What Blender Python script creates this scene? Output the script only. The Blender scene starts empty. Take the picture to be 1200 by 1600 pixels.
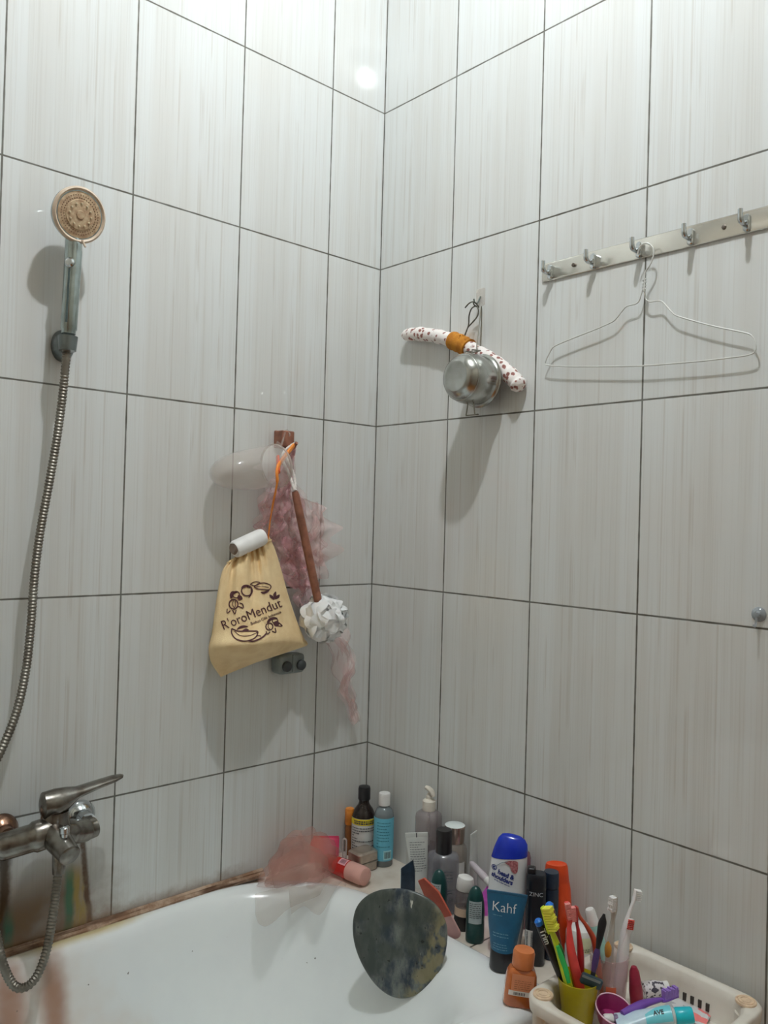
import bpy, bmesh, math, random
from math import sin, cos, pi, sqrt, atan2, exp
from mathutils import Vector as V, Matrix, Euler, noise as mnoise
random.seed(7)
SC = bpy.context.scene
COL = SC.collection

# ------------------------------------------------------------------ camera model
FPX = 1280.98
CAM = V((-1.3822, -1.5587, 1.3918))
YAW, PITCH, ROLL = 0.8328, 0.0104, 0.0274
FW = V((cos(YAW)*cos(PITCH), sin(YAW)*cos(PITCH), sin(PITCH)))
_r = FW.cross(V((0, 0, 1))).normalized(); _u = _r.cross(FW)
RT = cos(ROLL)*_r + sin(ROLL)*_u
UP = -sin(ROLL)*_r + cos(ROLL)*_u
RH = V((RT.x, RT.y, 0)).normalized()      # horizontal, towards the corner's right hand side
TC = V((-FW.x, -FW.y, 0)).normalized()    # horizontal, out of the corner into the room

def ray(px, py): return FW + RT*((px-600)/FPX) + UP*((800-py)/FPX)
def PD(px, py, depth): return CAM + ray(px, py)*depth
def LW(px, py, off=0.0):                  # point at a distance off the left wall
    d = ray(px, py); return CAM + d*((-off-CAM.y)/d.y)
def RW(px, py, off=0.0):                  # point at a distance off the right wall
    d = ray(px, py); return CAM + d*((-off-CAM.x)/d.x)
def DK(px, py, h=0.57):                   # point on a horizontal surface
    d = ray(px, py); return CAM + d*((h-CAM.z)/d.z)
def facing(p, extra=0.0):                 # turn an object's front (-Y) into the room
    c = CAM - p; return atan2(c.x, -c.y) + extra

# ------------------------------------------------------------------ materials
def lin(c):
    c /= 255.0
    return c/12.92 if c <= 0.04045 else ((c+0.055)/1.055)**2.4
def rgb(r, g, b, k=1.0):
    kk = k if isinstance(k, tuple) else (k, k, k)
    return tuple(min(0.9, lin(x)*q) for x, q in zip((r, g, b), kk)) + (1.0,)

def mat(name, c, rough=0.4, metal=0.0, alpha=1.0, c2=None, scale=40.0, bump=0.0, bscale=None, trans=0.0, spec=0.5, coat=0.0, lohi=(0.35, 0.65), sss=0.0):
    m = bpy.data.materials.new(name); m.use_nodes = True
    t = m.node_tree; b = t.nodes['Principled BSDF']
    b.inputs['Base Color'].default_value = c
    b.inputs['Roughness'].default_value = rough
    b.inputs['Metallic'].default_value = metal
    b.inputs['Alpha'].default_value = alpha
    b.inputs['Transmission Weight'].default_value = trans
    b.inputs['Specular IOR Level'].default_value = spec
    b.inputs['Coat Weight'].default_value = coat
    if sss:
        b.inputs['Subsurface Weight'].default_value = sss
        b.inputs['Subsurface Radius'].default_value = (0.01, 0.008, 0.006)
    tc = t.nodes.new('ShaderNodeTexCoord')
    n = t.nodes.new('ShaderNodeTexNoise'); n.inputs['Scale'].default_value = scale; n.inputs['Detail'].default_value = 4
    t.links.new(tc.outputs['Object'], n.inputs['Vector'])
    if c2 is None: c2 = tuple(x*0.9 for x in c[:3]) + (1,)
    r = t.nodes.new('ShaderNodeValToRGB')
    r.color_ramp.elements[0].position = lohi[0]; r.color_ramp.elements[1].position = lohi[1]
    r.color_ramp.elements[0].color = c; r.color_ramp.elements[1].color = c2
    t.links.new(n.outputs['Fac'], r.inputs['Fac']); t.links.new(r.outputs['Color'], b.inputs['Base Color'])
    if bump:
        n2 = t.nodes.new('ShaderNodeTexNoise'); n2.inputs['Scale'].default_value = bscale or scale; n2.inputs['Detail'].default_value = 3
        t.links.new(tc.outputs['Object'], n2.inputs['Vector'])
        bp = t.nodes.new('ShaderNodeBump'); bp.inputs['Strength'].default_value = bump; bp.inputs['Distance'].default_value = 0.002
        t.links.new(n2.outputs['Fac'], bp.inputs['Height']); t.links.new(bp.outputs['Normal'], b.inputs['Normal'])
    return m

class NG:                                  # tiny node expression helper
    def __init__(s, name):
        s.m = bpy.data.materials.new(name); s.m.use_nodes = True; s.t = s.m.node_tree
        s.b = s.t.nodes['Principled BSDF']
        tc = s.t.nodes.new('ShaderNodeTexCoord'); sp = s.t.nodes.new('ShaderNodeSeparateXYZ')
        s.t.links.new(tc.outputs['Object'], sp.inputs[0]); s.pos = tc.outputs['Object']
        s.x, s.y, s.z = sp.outputs
    def _set(s, sock, v):
        if hasattr(v, 'is_output'): s.t.links.new(v, sock)
        else: sock.default_value = v
    def op(s, o, a, b=0.0, c=0.0):
        n = s.t.nodes.new('ShaderNodeMath'); n.operation = o
        s._set(n.inputs[0], a); s._set(n.inputs[1], b)
        if o in ('MULTIPLY_ADD', 'COMPARE', 'SMOOTH_MIN'): s._set(n.inputs[2], c)
        return n.outputs[0]
    def sstep(s, v, a, b, lo=0.0, hi=1.0):
        n = s.t.nodes.new('ShaderNodeMapRange'); n.interpolation_type = 'SMOOTHSTEP'
        if a > b: a, b, lo, hi = b, a, hi, lo
        s._set(n.inputs['Value'], v); n.inputs['From Min'].default_value = a; n.inputs['From Max'].default_value = b
        n.inputs['To Min'].default_value = lo; n.inputs['To Max'].default_value = hi
        return n.outputs['Result']
    def vec(s, x, y, z):
        n = s.t.nodes.new('ShaderNodeCombineXYZ'); s._set(n.inputs[0], x); s._set(n.inputs[1], y); s._set(n.inputs[2], z)
        return n.outputs[0]
    def noise(s, v, scale, detail=3.0, rough=0.5):
        n = s.t.nodes.new('ShaderNodeTexNoise'); s._set(n.inputs['Vector'], v)
        n.inputs['Scale'].default_value = scale; n.inputs['Detail'].default_value = detail; n.inputs['Roughness'].default_value = rough
        return n.outputs['Fac']
    def mix(s, f, a, b):
        n = s.t.nodes.new('ShaderNodeMix'); n.data_type = 'RGBA'
        s._set(n.inputs[0], f); s._set(n.inputs[6], a); s._set(n.inputs[7], b)
        return n.outputs[2]
    def bump(s, h, strength, dist=0.002):
        n = s.t.nodes.new('ShaderNodeBump'); n.inputs['Strength'].default_value = strength; n.inputs['Distance'].default_value = dist
        s._set(n.inputs['Height'], h); s.t.links.new(n.outputs[0], s.b.inputs['Normal'])
    def done(s, col, rough):
        s._set(s.b.inputs['Base Color'], col); s._set(s.b.inputs['Roughness'], rough); return s.m

def tile_material(name, axis, a, w=0.249, stains=False, TK=0.80):
    g = NG(name)
    u = g.op('MULTIPLY', g.x if axis == 'x' else g.y, -1.0)
    cu = g.op('DIVIDE', g.op('SUBTRACT', u, a), w); fu = g.op('FRACT', g.op('ADD', cu, 20.0)); iu = g.op('FLOOR', cu)
    cz = g.op('DIVIDE', g.op('SUBTRACT', g.z, 0.03), 0.4); fz = g.op('FRACT', g.op('ADD', cz, 20.0)); iz = g.op('FLOOR', cz)
    du = g.op('MULTIPLY', g.op('MINIMUM', fu, g.op('SUBTRACT', 1.0, fu)), w)
    dz = g.op('MULTIPLY', g.op('MINIMUM', fz, g.op('SUBTRACT', 1.0, fz)), 0.4)
    wob = g.op('MULTIPLY', g.op('SUBTRACT', g.noise(g.pos, 30.0), 0.5), 0.0018)
    dm = g.op('ADD', g.op('MINIMUM', g.op('MINIMUM', du, dz), g.op('ADD', u, 0.0005)), wob)
    grout = g.sstep(dm, 0.0010, 0.0024, 1.0, 0.0)
    jit = g.op('ADD', g.op('MULTIPLY', iu, 1.7), g.op('MULTIPLY', iz, 0.6))
    lu = g.op('MULTIPLY', fu, w)
    fine = g.noise(g.vec(g.op('MULTIPLY', lu, 330.0), jit, g.op('MULTIPLY', g.z, 3.0)), 1.0, 3.0, 0.6)
    broad = g.noise(g.vec(g.op('MULTIPLY', lu, 26.0), g.op('MULTIPLY', jit, 0.15), g.op('MULTIPLY', g.z, 0.7)), 1.0, 2.0)
    blotch = g.noise(g.pos, 3.0, 2.0)
    # the printed lines: two bundles of darker, warmer strokes on every tile
    def line(c, wd): return g.sstep(g.op('ABSOLUTE', g.op('SUBTRACT', fu, c)), wd, wd*0.2, 0.0, 1.0)
    fade = g.sstep(g.noise(g.vec(g.op('MULTIPLY', lu, 40.0), jit, g.op('MULTIPLY', g.z, 7.0)), 1.0, 2.0), 0.38, 0.62)
    strokes = g.op('MULTIPLY', fade, g.op('MAXIMUM', g.op('MAXIMUM', line(0.33, 0.012), line(0.40, 0.016)), g.op('MAXIMUM', line(0.62, 0.012), g.op('MAXIMUM', line(0.42, 0.007), line(0.18, 0.009)))))
    base = g.mix(g.sstep(broad, 0.36, 0.66), rgb(236, 240, 239, TK), rgb(231, 233, 230, TK))
    base = g.mix(g.op('MULTIPLY', g.sstep(blotch, 0.45, 0.75), 0.35), base, rgb(230, 227, 220, TK))
    base = g.mix(g.op('MULTIPLY', g.sstep(fine, 0.48, 0.70), 0.42), base, rgb(214, 213, 207, TK))
    base = g.mix(g.op('MULTIPLY', strokes, 0.42), base, rgb(202, 196, 186, TK))
    rough = g.mix(grout, (0.05, 0.05, 0.05, 1), (0.8, 0.8, 0.8, 1))
    gcol = g.mix(g.sstep(g.noise(g.pos, 14.0), 0.35, 0.7), rgb(112, 112, 106), rgb(84, 80, 70))
    colr = g.mix(grout, base, gcol)
    if stains:
        nz = g.noise(g.pos, 22.0, 4.0, 0.65); nb = g.noise(g.pos, 9.0, 3.0)
        nv = g.noise(g.vec(g.op('MULTIPLY', g.x, 90.0), 0.0, g.op('MULTIPLY', g.z, 12.0)), 1.0, 3.0)
        def streak(x0, k, z0, wd, ztop, soft=0.05, amp=0.03):
            xs = g.op('MULTIPLY_ADD', g.op('SUBTRACT', g.z, z0), k, x0)
            d = g.op('ABSOLUTE', g.op('ADD', g.op('SUBTRACT', g.x, xs), g.op('MULTIPLY', g.op('SUBTRACT', nz, 0.5), amp)))
            return g.op('MULTIPLY', g.sstep(d, wd, wd*0.25, 0.0, 1.0), g.sstep(g.z, ztop, ztop-soft, 0.0, 1.0))
        brown = g.op('MULTIPLY', streak(-0.83, 0.0, 0.6, 0.22, 0.80, 0.16, 0.09), g.sstep(nb, 0.2, 0.6, 0.72, 1.0))
        colr = g.mix(brown, colr, rgb(108, 80, 48))
        colr = g.mix(g.op('MULTIPLY', streak(-0.735, -0.05, 0.6, 0.028, 0.73), g.sstep(nv, 0.3, 0.6, 0.3, 0.9)), colr, rgb(160, 135, 60))
        colr = g.mix(g.op('MULTIPLY', streak(-0.720, -0.12, 0.68, 0.009, 0.79, 0.02, 0.012), g.sstep(nz, 0.25, 0.6, 0.45, 0.95)), colr, rgb(82, 52, 22))
        colr = g.mix(g.op('MULTIPLY', streak(-0.752, -0.02, 0.65, 0.013, 0.735, 0.06, 0.012), 0.88), colr, rgb(52, 108, 80))
        colr = g.mix(g.op('MULTIPLY', streak(-0.872, 0.0, 0.6, 0.016, 0.785, 0.03, 0.02), 0.85), colr, rgb(66, 44, 20))
        colr = g.mix(g.op('MULTIPLY', streak(-0.862, 0.0, 0.6, 0.013, 0.68, 0.06, 0.012), 0.8), colr, rgb(32, 92, 62))
        colr = g.mix(g.op('MULTIPLY', streak(-0.80, 0.0, 0.6, 0.11, 0.605, 0.04, 0.03), 0.75), colr, rgb(74, 62, 28))
        ed = g.op('ADD', g.z, g.op('MULTIPLY', g.op('SUBTRACT', nz, 0.5), 0.05))
        grime = g.op('MULTIPLY', g.sstep(ed, 0.622, 0.592, 0.0, 1.0), g.sstep(g.x, -0.30, -0.40, 0.0, 1.0))
        colr = g.mix(g.op('MULTIPLY', grime, 0.6), colr, rgb(128, 100, 76))
    g.bump(g.op('SUBTRACT', 1.0, grout), 0.25, 0.0015)
    return g.done(colr, g.op('ADD', rough, 0.0))

# ------------------------------------------------------------------ mesh helpers
class MB:
    def __init__(s): s.v = []; s.f = []
    def add(s, vs, fs):
        b = len(s.v); s.v += [V(p) for p in vs]; s.f += [tuple(i+b for i in f) for f in fs]; return s
    def box(s, c, d, rot=None):
        c = V(c); h = [x/2 for x in d]; R = rot or Matrix.Identity(3)
        vs = [c + R @ V((sx*h[0], sy*h[1], sz*h[2])) for sz in (-1, 1) for sy in (-1, 1) for sx in (-1, 1)]
        return s.add(vs, [(0, 2, 3, 1), (4, 5, 7, 6), (0, 1, 5, 4), (2, 6, 7, 3), (0, 4, 6, 2), (1, 3, 7, 5)])
    def loft(s, rings, cap0=True, cap1=True, closed=True):
        n = len(rings[0]); b = len(s.v)
        for r in rings: s.v += [V(p) for p in r]
        for i in range(len(rings)-1):
            for j in range(n if closed else n-1):
                k = (j+1) % n
                s.f.append((b+i*n+j, b+i*n+k, b+(i+1)*n+k, b+(i+1)*n+j))
        if closed and cap0: s.f.append(tuple(b+j for j in reversed(range(n))))
        if closed and cap1: s.f.append(tuple(b+(len(rings)-1)*n+j for j in range(n)))
        return s
    def tube(s, path, r, seg=10, closed=False, flat=None, up=None, cap=True):
        P = [V(p) for p in path]; n = len(P); rr = r if isinstance(r, (list, tuple)) else [r]*n
        T = []
        for i in range(n):
            a = P[(i-1) % n] if (closed or i > 0) else P[i]; c = P[(i+1) % n] if (closed or i < n-1) else P[i]
            T.append((c-a).normalized())
        N = up and V(up) or (V((0, 0, 1)) if abs(T[0].z) < 0.9 else V((1, 0, 0)))
        rings = []
        for i in range(n):
            N = (N - T[i]*N.dot(T[i]))
            N = N.normalized() if N.length > 1e-6 else T[i].orthogonal().normalized()
            B = T[i].cross(N)
            fa, fb = flat or (1, 1)
            rings.append([P[i] + (N*cos(2*pi*k/seg)*fa + B*sin(2*pi*k/seg)*fb)*rr[i] for k in range(seg)])
        if closed: rings.append(rings[0]); return s.loft(rings, False, False)
        return s.loft(rings, cap, cap)
    def lathe(s, prof, seg=40, sx=1.0, sy=1.0, n=2.0, M=None, cap0=True, cap1=True, off=(0, 0)):
        rings = []
        for r, z in prof:
            ring = []
            for k in range(seg):
                a = 2*pi*k/seg; cx, cy = cos(a), sin(a)
                if n != 2.0:
                    cx = math.copysign(abs(cx)**(2/n), cx); cy = math.copysign(abs(cy)**(2/n), cy)
                p = V((cx*r*sx + off[0], cy*r*sy + off[1], z)); ring.append(M @ p if M else p)
            rings.append(ring)
        return s.loft(rings, cap0, cap1)
    def grid(s, fn, nu, nv, closed_u=False):
        b = len(s.v)
        for j in range(nv+1):
            for i in range(nu if closed_u else nu+1): s.v.append(V(fn(i/nu, j/nv)))
        w = nu if closed_u else nu+1
        for j in range(nv):
            for i in range(nu):
                k = (i+1) % w
                s.f.append((b+j*w+i, b+j*w+k, b+(j+1)*w+k, b+(j+1)*w+i))
        return s
    def prism(s, poly, z0, z1, M=None):
        a = [V((x, y, z0)) for x, y in poly]; c = [V((x, y, z1)) for x, y in poly]
        if M: a = [M @ p for p in a]; c = [M @ p for p in c]
        return s.loft([a, c])

XF = {}
def root_of(o):
    while o.parent: o = o.parent
    return o
def build(mb, name, m, parent=None, world=False, smooth=True, bevel=0.0, angle=40, subsurf=0, label=None):
    vs = mb.v
    if world and parent is not None:
        inv = XF.get(root_of(parent).name, Matrix.Identity(4)).inverted(); vs = [inv @ p for p in vs]
    me = bpy.data.meshes.new(name); me.from_pydata([tuple(p) for p in vs], [], mb.f); me.update()
    bm = bmesh.new(); bm.from_mesh(me)
    bmesh.ops.recalc_face_normals(bm, faces=bm.faces)
    if bevel:
        es = [e for e in bm.edges if len(e.link_faces) == 2 and e.calc_face_angle(0) > 0.6]
        bmesh.ops.bevel(bm, geom=es, offset=bevel, segments=3, affect='EDGES', profile=0.6)
    if smooth:
        for f in bm.faces: f.smooth = True
        for e in bm.edges:
            e.smooth = not (len(e.link_faces) == 2 and e.calc_face_angle(0) > math.radians(angle))
    bm.to_mesh(me); bm.free()
    o = bpy.data.objects.new(name, me); COL.objects.link(o)
    me.materials.append(m)
    if parent is not None: o.parent = parent
    if subsurf:
        md = o.modifiers.new('s', 'SUBSURF'); md.levels = subsurf; md.render_levels = subsurf
    if label: o['label'] = label
    return o
def thing(name, label, cat, loc=(0, 0, 0), rot=(0, 0, 0), group=None):
    o = bpy.data.objects.new(name, None); COL.objects.link(o)
    o.location = loc; o.rotation_euler = rot; o['label'] = label; o['category'] = cat
    o.empty_display_size = 0.02
    if group: o['group'] = group
    XF[o.name] = Matrix.Translation(V(loc)) @ Euler(rot).to_matrix().to_4x4()
    return o
def tag(o, label, cat, group=None):
    o['label'] = label; o['category'] = cat
    if group: o['group'] = group
    return o
def struct(o): o['kind'] = 'structure'; return o

def text_mb(body, size, fn, align='CENTER', shear=0.0, bold=0.0):
    c = bpy.data.curves.new('lettering', 'FONT'); c.body = body; c.size = size; c.align_x = align; c.align_y = 'CENTER'
    c.resolution_u = 3; c.shear = shear; c.offset = bold
    o = bpy.data.objects.new('lettering', c); COL.objects.link(o)
    dg = bpy.context.evaluated_depsgraph_get(); dg.update()
    ev = o.evaluated_get(dg); me = ev.to_mesh()
    mb = MB(); mb.add([fn(v.co.x, v.co.y) for v in me.vertices], [tuple(p.vertices) for p in me.polygons])
    ev.to_mesh_clear(); bpy.data.objects.remove(o); bpy.data.curves.remove(c)
    return mb
def wrap_fn(r, sx=1.0, sy=1.0, z0=0.0, eps=0.0006, a0=0.0, n=2.0):
    """maps (u, v) on to the front of an upright round body of radius r"""
    def f(u, v):
        rr = r(v+z0) if callable(r) else r
        a = a0 + u/(rr*sx); cx, cy = sin(a), cos(a)
        if n != 2.0:                        # flat fronted body: keep u true across the face
            x = min(max(u/(rr*sx), -0.97), 0.97); cx = x; cy = (1-abs(x)**n)**(1/n)
        return V((cx*(rr*sx+eps), -cy*(rr*sy+eps), v+z0))
    return f
def patch(fn, u0, u1, v0, v1, nu=16, nv=3):
    return MB().grid(lambda a, b: fn(u0+(u1-u0)*a, v0+(v1-v0)*b), nu, nv)
def text_lines(fn, u0, u1, v0, v1, rows, h, seed=1):
    """rows of small illegible print: short dashes"""
    rnd = random.Random(seed); mb = MB()
    for i in range(rows):
        v = v1 - (v1-v0)*(i+0.5)/rows; u = u0
        while u < u1 - 0.002:
            w = min(rnd.uniform(0.002, 0.006), u1-u)
            mb.grid(lambda a, b: fn(u+w*a, v+h*(b-0.5)), 2, 1); u += w + 0.0012
            if rnd.random() < 0.06: break
    return mb
def barcode(fn, u0, u1, v0, v1, seed=3):
    rnd = random.Random(seed); mb = MB(); u = u0
    while u < u1:
        w = rnd.choice((0.0005, 0.0008, 0.0012)); mb.grid(lambda a, b: fn(min(u+w*a, u1), v0+(v1-v0)*b), 1, 1); u += w + rnd.choice((0.0006, 0.001))
    return mb
def catmull(pts, n=8, closed=False):
    P = [V(p) for p in pts]; out = []; m = len(P)
    for i in range(m if closed else m-1):
        if closed: a, b, c, d = P[i-1], P[i], P[(i+1) % m], P[(i+2) % m]
        else:
            b, c = P[i], P[i+1]; a = P[i-1] if i else b*2-c; d = P[i+2] if i+2 < m else c*2-b
        for k in range(n):
            t = k/n
            out.append(0.5*((2*b)+(c-a)*t+(2*a-5*b+4*c-d)*t*t+(3*b-a-3*c+d)*t**3))
    if not closed: out.append(P[-1])
    return out
def rrect(x0, x1, y0, y1, radii, z, na=10, ns=6):
    """rounded rectangle ring; radii for corners (x1,y1) (x0,y1) (x0,y0) (x1,y0)"""
    cs = [(x1-radii[0], y1-radii[0], radii[0], 0), (x0+radii[1], y1-radii[1], radii[1], pi/2), (x0+radii[2], y0+radii[2], radii[2], pi), (x1-radii[3], y0+radii[3], radii[3], 1.5*pi)]
    arcs = [[V((cx+r*cos(a0+pi/2*k/na), cy+r*sin(a0+pi/2*k/na), z)) for k in range(na+1)] for cx, cy, r, a0 in cs]
    out = []
    for i in range(4):
        out += arcs[i]; a, b = arcs[i][-1], arcs[(i+1) % 4][0]
        out += [a.lerp(b, k/ns) for k in range(1, ns)]
    return out

# ================================================================== the room
HC = 3.25; XL, YB = -2.35, -2.45
M_tileL = tile_material('glazed_tile_tap_side', 'x', 0.1688, stains=True)
M_tileR = tile_material('glazed_tile_rail_side', 'y', 0.2496)
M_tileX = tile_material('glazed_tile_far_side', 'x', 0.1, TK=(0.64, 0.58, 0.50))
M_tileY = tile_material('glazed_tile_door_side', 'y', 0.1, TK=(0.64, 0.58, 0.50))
M_ceil = mat('ceiling_paint', rgb(196, 198, 192), 0.9, c2=rgb(188, 190, 184), scale=3)
M_floor = mat('floor_tile', rgb(200, 132, 66), 0.35, c2=rgb(180, 114, 54), scale=6, bump=0.1)
T = 0.1
struct(build(MB().box(((XL)/2+0.0, T/2, HC/2), (-XL+2*T, T, HC)), 'wall_left', M_tileL, smooth=False))
struct(build(MB().box((T/2, YB/2, HC/2), (T, -YB, HC)), 'wall_right', M_tileR, smooth=False))
struct(build(MB().box((XL/2, YB-T/2, HC/2), (-XL+2*T, T, HC)), 'wall_front', M_tileX, smooth=False))
struct(build(MB().box((XL-T/2, YB/2, HC/2), (T, -YB, HC)), 'wall_back', M_tileY, smooth=False))
struct(build(MB().box((XL/2, YB/2, HC+T/2), (-XL+2*T, -YB+2*T, T)), 'ceiling', M_ceil, smooth=False))
struct(build(MB().box((XL/2, YB/2, -T/2), (-XL+2*T, -YB+2*T, T)), 'floor', M_floor, smooth=False))
# a plain door behind the photographer
M_door = mat('door_paint', rgb(150, 120, 95), 0.5, c2=rgb(135, 105, 82), scale=8)
dr = struct(build(MB().box((XL+0.02, -1.95, 1.0), (0.04, 0.7, 2.0)), 'door_1', M_door, bevel=0.004))
M_chrome = mat('chrome', rgb(205, 210, 212), 0.12, 1.0, c2=rgb(190, 196, 198), scale=30)
build(MB().tube([(XL+0.04, -1.66, 1.0), (XL+0.09, -1.66, 1.0), (XL+0.09, -1.76, 1.0)], 0.008), 'door_handle', M_chrome, dr)

# ceiling lamp: holder and glowing bulb
LAMP = V((-0.73, -0.94, 3.16))
lamp = thing('ceiling_lamp', 'bare round glowing bulb in a white holder on the ceiling', 'lamp', (LAMP.x, LAMP.y, HC))
M_whitep = mat('white_plastic', rgb(232, 232, 228), 0.35, c2=rgb(222, 222, 216), scale=25)
M_bulb = bpy.data.materials.new('bulb_glow'); M_bulb.use_nodes = True
bt_ = M_bulb.node_tree; bt_.nodes.remove(bt_.nodes['Principled BSDF'])
em = bt_.nodes.new('ShaderNodeEmission'); em.inputs['Color'].default_value = (1.0, 0.98, 0.95, 1); em.inputs['Strength'].default_value = 60
tr_ = bt_.nodes.new('ShaderNodeBsdfTransparent'); mx_ = bt_.nodes.new('ShaderNodeMixShader'); mx_.inputs[0].default_value = 0.1
bt_.links.new(tr_.outputs[0], mx_.inputs[1]); bt_.links.new(em.outputs[0], mx_.inputs[2]); bt_.links.new(mx_.outputs[0], bt_.nodes['Material Output'].inputs[0])
ld = bpy.data.lights.new('bulb_light', 'POINT'); ld.energy = 53; ld.shadow_soft_size = 0.026; ld.color = (0.92, 0.955, 1.0)
lo = bpy.data.objects.new('bulb_light', ld); COL.objects.link(lo); lo.location = (0, 0, LAMP.z-HC); lo.parent = lamp
build(MB().lathe([(0.045, 0.0), (0.045, -0.012), (0.022, -0.03), (0.020, -0.055)], 32), 'holder', M_whitep, lamp)
build(MB().lathe([(0.030*sin(pi*k/14)+1e-4, -0.09-0.030*cos(pi*k/14)) for k in range(15)], 20), 'bulb', M_bulb, lamp)

# ------------------------------------------------------------------ bathtub, tiled ledge and sealant
g = NG('tub_enamel')
n1 = g.noise(g.pos, 5.0, 4.0, 0.6); n2 = g.noise(g.pos, 26.0, 3.0)
def blob(x, y, rx, ry):
    dx = g.op('DIVIDE', g.op('SUBTRACT', g.x, x), rx); dy = g.op('DIVIDE', g.op('SUBTRACT', g.y, y), ry)
    d = g.op('SQRT', g.op('ADD', g.op('MULTIPLY', dx, dx), g.op('MULTIPLY', dy, dy)))
    return g.sstep(g.op('ADD', d, g.op('MULTIPLY', g.op('SUBTRACT', n1, 0.5), 1.1)), 1.0, 0.25, 0.0, 1.0)
c = g.mix(g.sstep(n1, 0.42, 0.7), rgb(238, 247, 252), rgb(234, 239, 240))
c = g.mix(g.op('MULTIPLY', blob(-0.80, -0.17, 0.26, 0.17), 0.55), c, rgb(196, 158, 128))
c = g.mix(g.op('MULTIPLY', blob(-0.88, -0.10, 0.05, 0.09), 0.8), c, rgb(150, 92, 52))
c = g.mix(g.op('MULTIPLY', blob(-0.80, -0.10, 0.04, 0.10), 0.8), c, rgb(150, 96, 58))
c = g.mix(g.op('MULTIPLY', blob(-0.72, -0.02, 0.16, 0.022), 0.75), c, rgb(196, 172, 96))
speck = g.sstep(g.noise(g.pos, 95.0, 1.0), 0.80, 0.83)
c = g.mix(g.op('MULTIPLY', speck, 0.7), c, rgb(70, 62, 55))
M_tub = g.done(c, 0.16)
X1, Y1, X0, Y0 = -0.178, -0.004, -1.80, -0.725
def tubring(z, dh, dw, df, dfo, rb, rf):
    return rrect(X0+dfo, X1-dh, Y0+df, Y1-dw, (rb, 0.15, 0.15, rf), z, 16, 8)
rings = [tubring(0.0, 0.02, 0.02, 0.03, 0.03, 0.26, 0.05), tubring(0.52, 0.012, 0.012, 0.012, 0.012, 0.265, 0.045),
         tubring(0.548, 0.0, 0.0, 0.0, 0.0, 0.27, 0.045), tubring(0.570, 0.0, 0.0, 0.0, 0.0, 0.27, 0.045), tubring(0.580, 0.004, 0.004, 0.004, 0.004, 0.27, 0.045),
         tubring(0.585, 0.014, 0.012, 0.014, 0.014, 0.265, 0.045), tubring(0.5855, 0.030, 0.018, 0.030, 0.03, 0.255, 0.06),
         tubring(0.584, 0.062, 0.026, 0.050, 0.06, 0.235, 0.10), tubring(0.577, 0.080, 0.036, 0.064, 0.08, 0.225, 0.13),
         tubring(0.560, 0.094, 0.046, 0.076, 0.10, 0.22, 0.15), tubring(0.53, 0.108, 0.056, 0.086, 0.115, 0.215, 0.16),
         tubring(0.47, 0.137, 0.074, 0.102, 0.14, 0.21, 0.17), tubring(0.38, 0.19, 0.105, 0.125, 0.18, 0.20, 0.17),
         tubring(0.28, 0.26, 0.145, 0.15, 0.24, 0.18, 0.16), tubring(0.20, 0.33, 0.18, 0.19, 0.31, 0.15, 0.14),
         tubring(0.165, 0.40, 0.23, 0.24, 0.38, 0.11, 0.11), tubring(0.155, 0.50, 0.29, 0.30, 0.48, 0.06, 0.06)]
tub = build(MB().loft(rings, False, True), 'bathtub', M_tub, angle=80)
tag(tub, 'white built-in bathtub with brown stains against the tap wall', 'bathtub')

g = NG('ledge_tile')
q1 = g.op('ABSOLUTE', g.op('ADD', g.y, 0.505)); q2 = g.op('ABSOLUTE', g.op('ADD', g.y, 0.255)); q3 = g.op('ABSOLUTE', g.op('ADD', g.y, 0.70))
q = g.op('MINIMUM', g.op('MINIMUM', q1, q2), q3)
gr = g.sstep(q, 0.0012, 0.0026, 1.0, 0.0); nn = g.noise(g.pos, 16.0, 3.0)
c = g.mix(g.sstep(nn, 0.35, 0.7), rgb(226, 218, 206), rgb(206, 194, 178))
M_ledge = g.done(g.mix(gr, c, rgb(92, 84, 72)), 0.3)
arc = []
cx, cy, rr = X1+0.001-0.272, Y1+0.001-0.272, 0.272
for k in range(13):
    a = pi/2*(1-k/12); arc.append((cx+rr*cos(a), cy+rr*sin(a)))
poly = [(0, 0), (cx, 0)] + arc + [(X1+0.001, Y0), (0, Y0)]
struct(build(MB().prism(poly, 0.0, 0.57), 'ledge', M_ledge, smooth=False))
# dark joint between the rim and the ledge, grimy sealant along the tap wall
M_joint = mat('dark_joint', rgb(96, 88, 76), 0.8, c2=rgb(70, 62, 50), scale=60)
jp = [(p[0]+0.002, p[1]+0.002, 0.571) for p in arc] + [(X1+0.003, -0.3-0.42*k/6, 0.571) for k in range(7)]
struct(build(MB().tube(jp, 0.0028, 6), 'trim_2', M_joint))
g = NG('grimy_sealant')
na_ = g.noise(g.pos, 24.0, 5.0, 0.7); nb_ = g.noise(g.vec(g.op('MULTIPLY', g.x, 8.0), g.y, g.op('MULTIPLY', g.z, 90.0)), 1.0, 3.0)
c = g.mix(g.sstep(na_, 0.35, 0.65), rgb(188, 164, 142), rgb(136, 104, 80))
c = g.mix(g.sstep(nb_, 0.5, 0.66), c, rgb(98, 70, 50))
g.bump(na_, 0.6, 0.003)
M_seal = g.done(c, 0.75)
sec = [(-0.0003, 0.594), (-0.003, 0.594), (-0.006, 0.591), (-0.0065, 0.5885), (-0.010, 0.5865), (-0.013, 0.5862), (-0.013, 0.580), (-0.0003, 0.575)]
def wob(x, k): return 0.0016*mnoise.noise((x*14, k*3.1, 0.0))
sl = [[(x, y+(wob(x, i) if 0 < i < 7 else 0), z+(wob(x, i+9) if i < 6 else 0)) for i, (y, z) in enumerate(sec)] for x in [-1.8+1.49*k/220 for k in range(221)]]
struct(build(MB().loft(sl), 'trim_1', M_seal))

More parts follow.
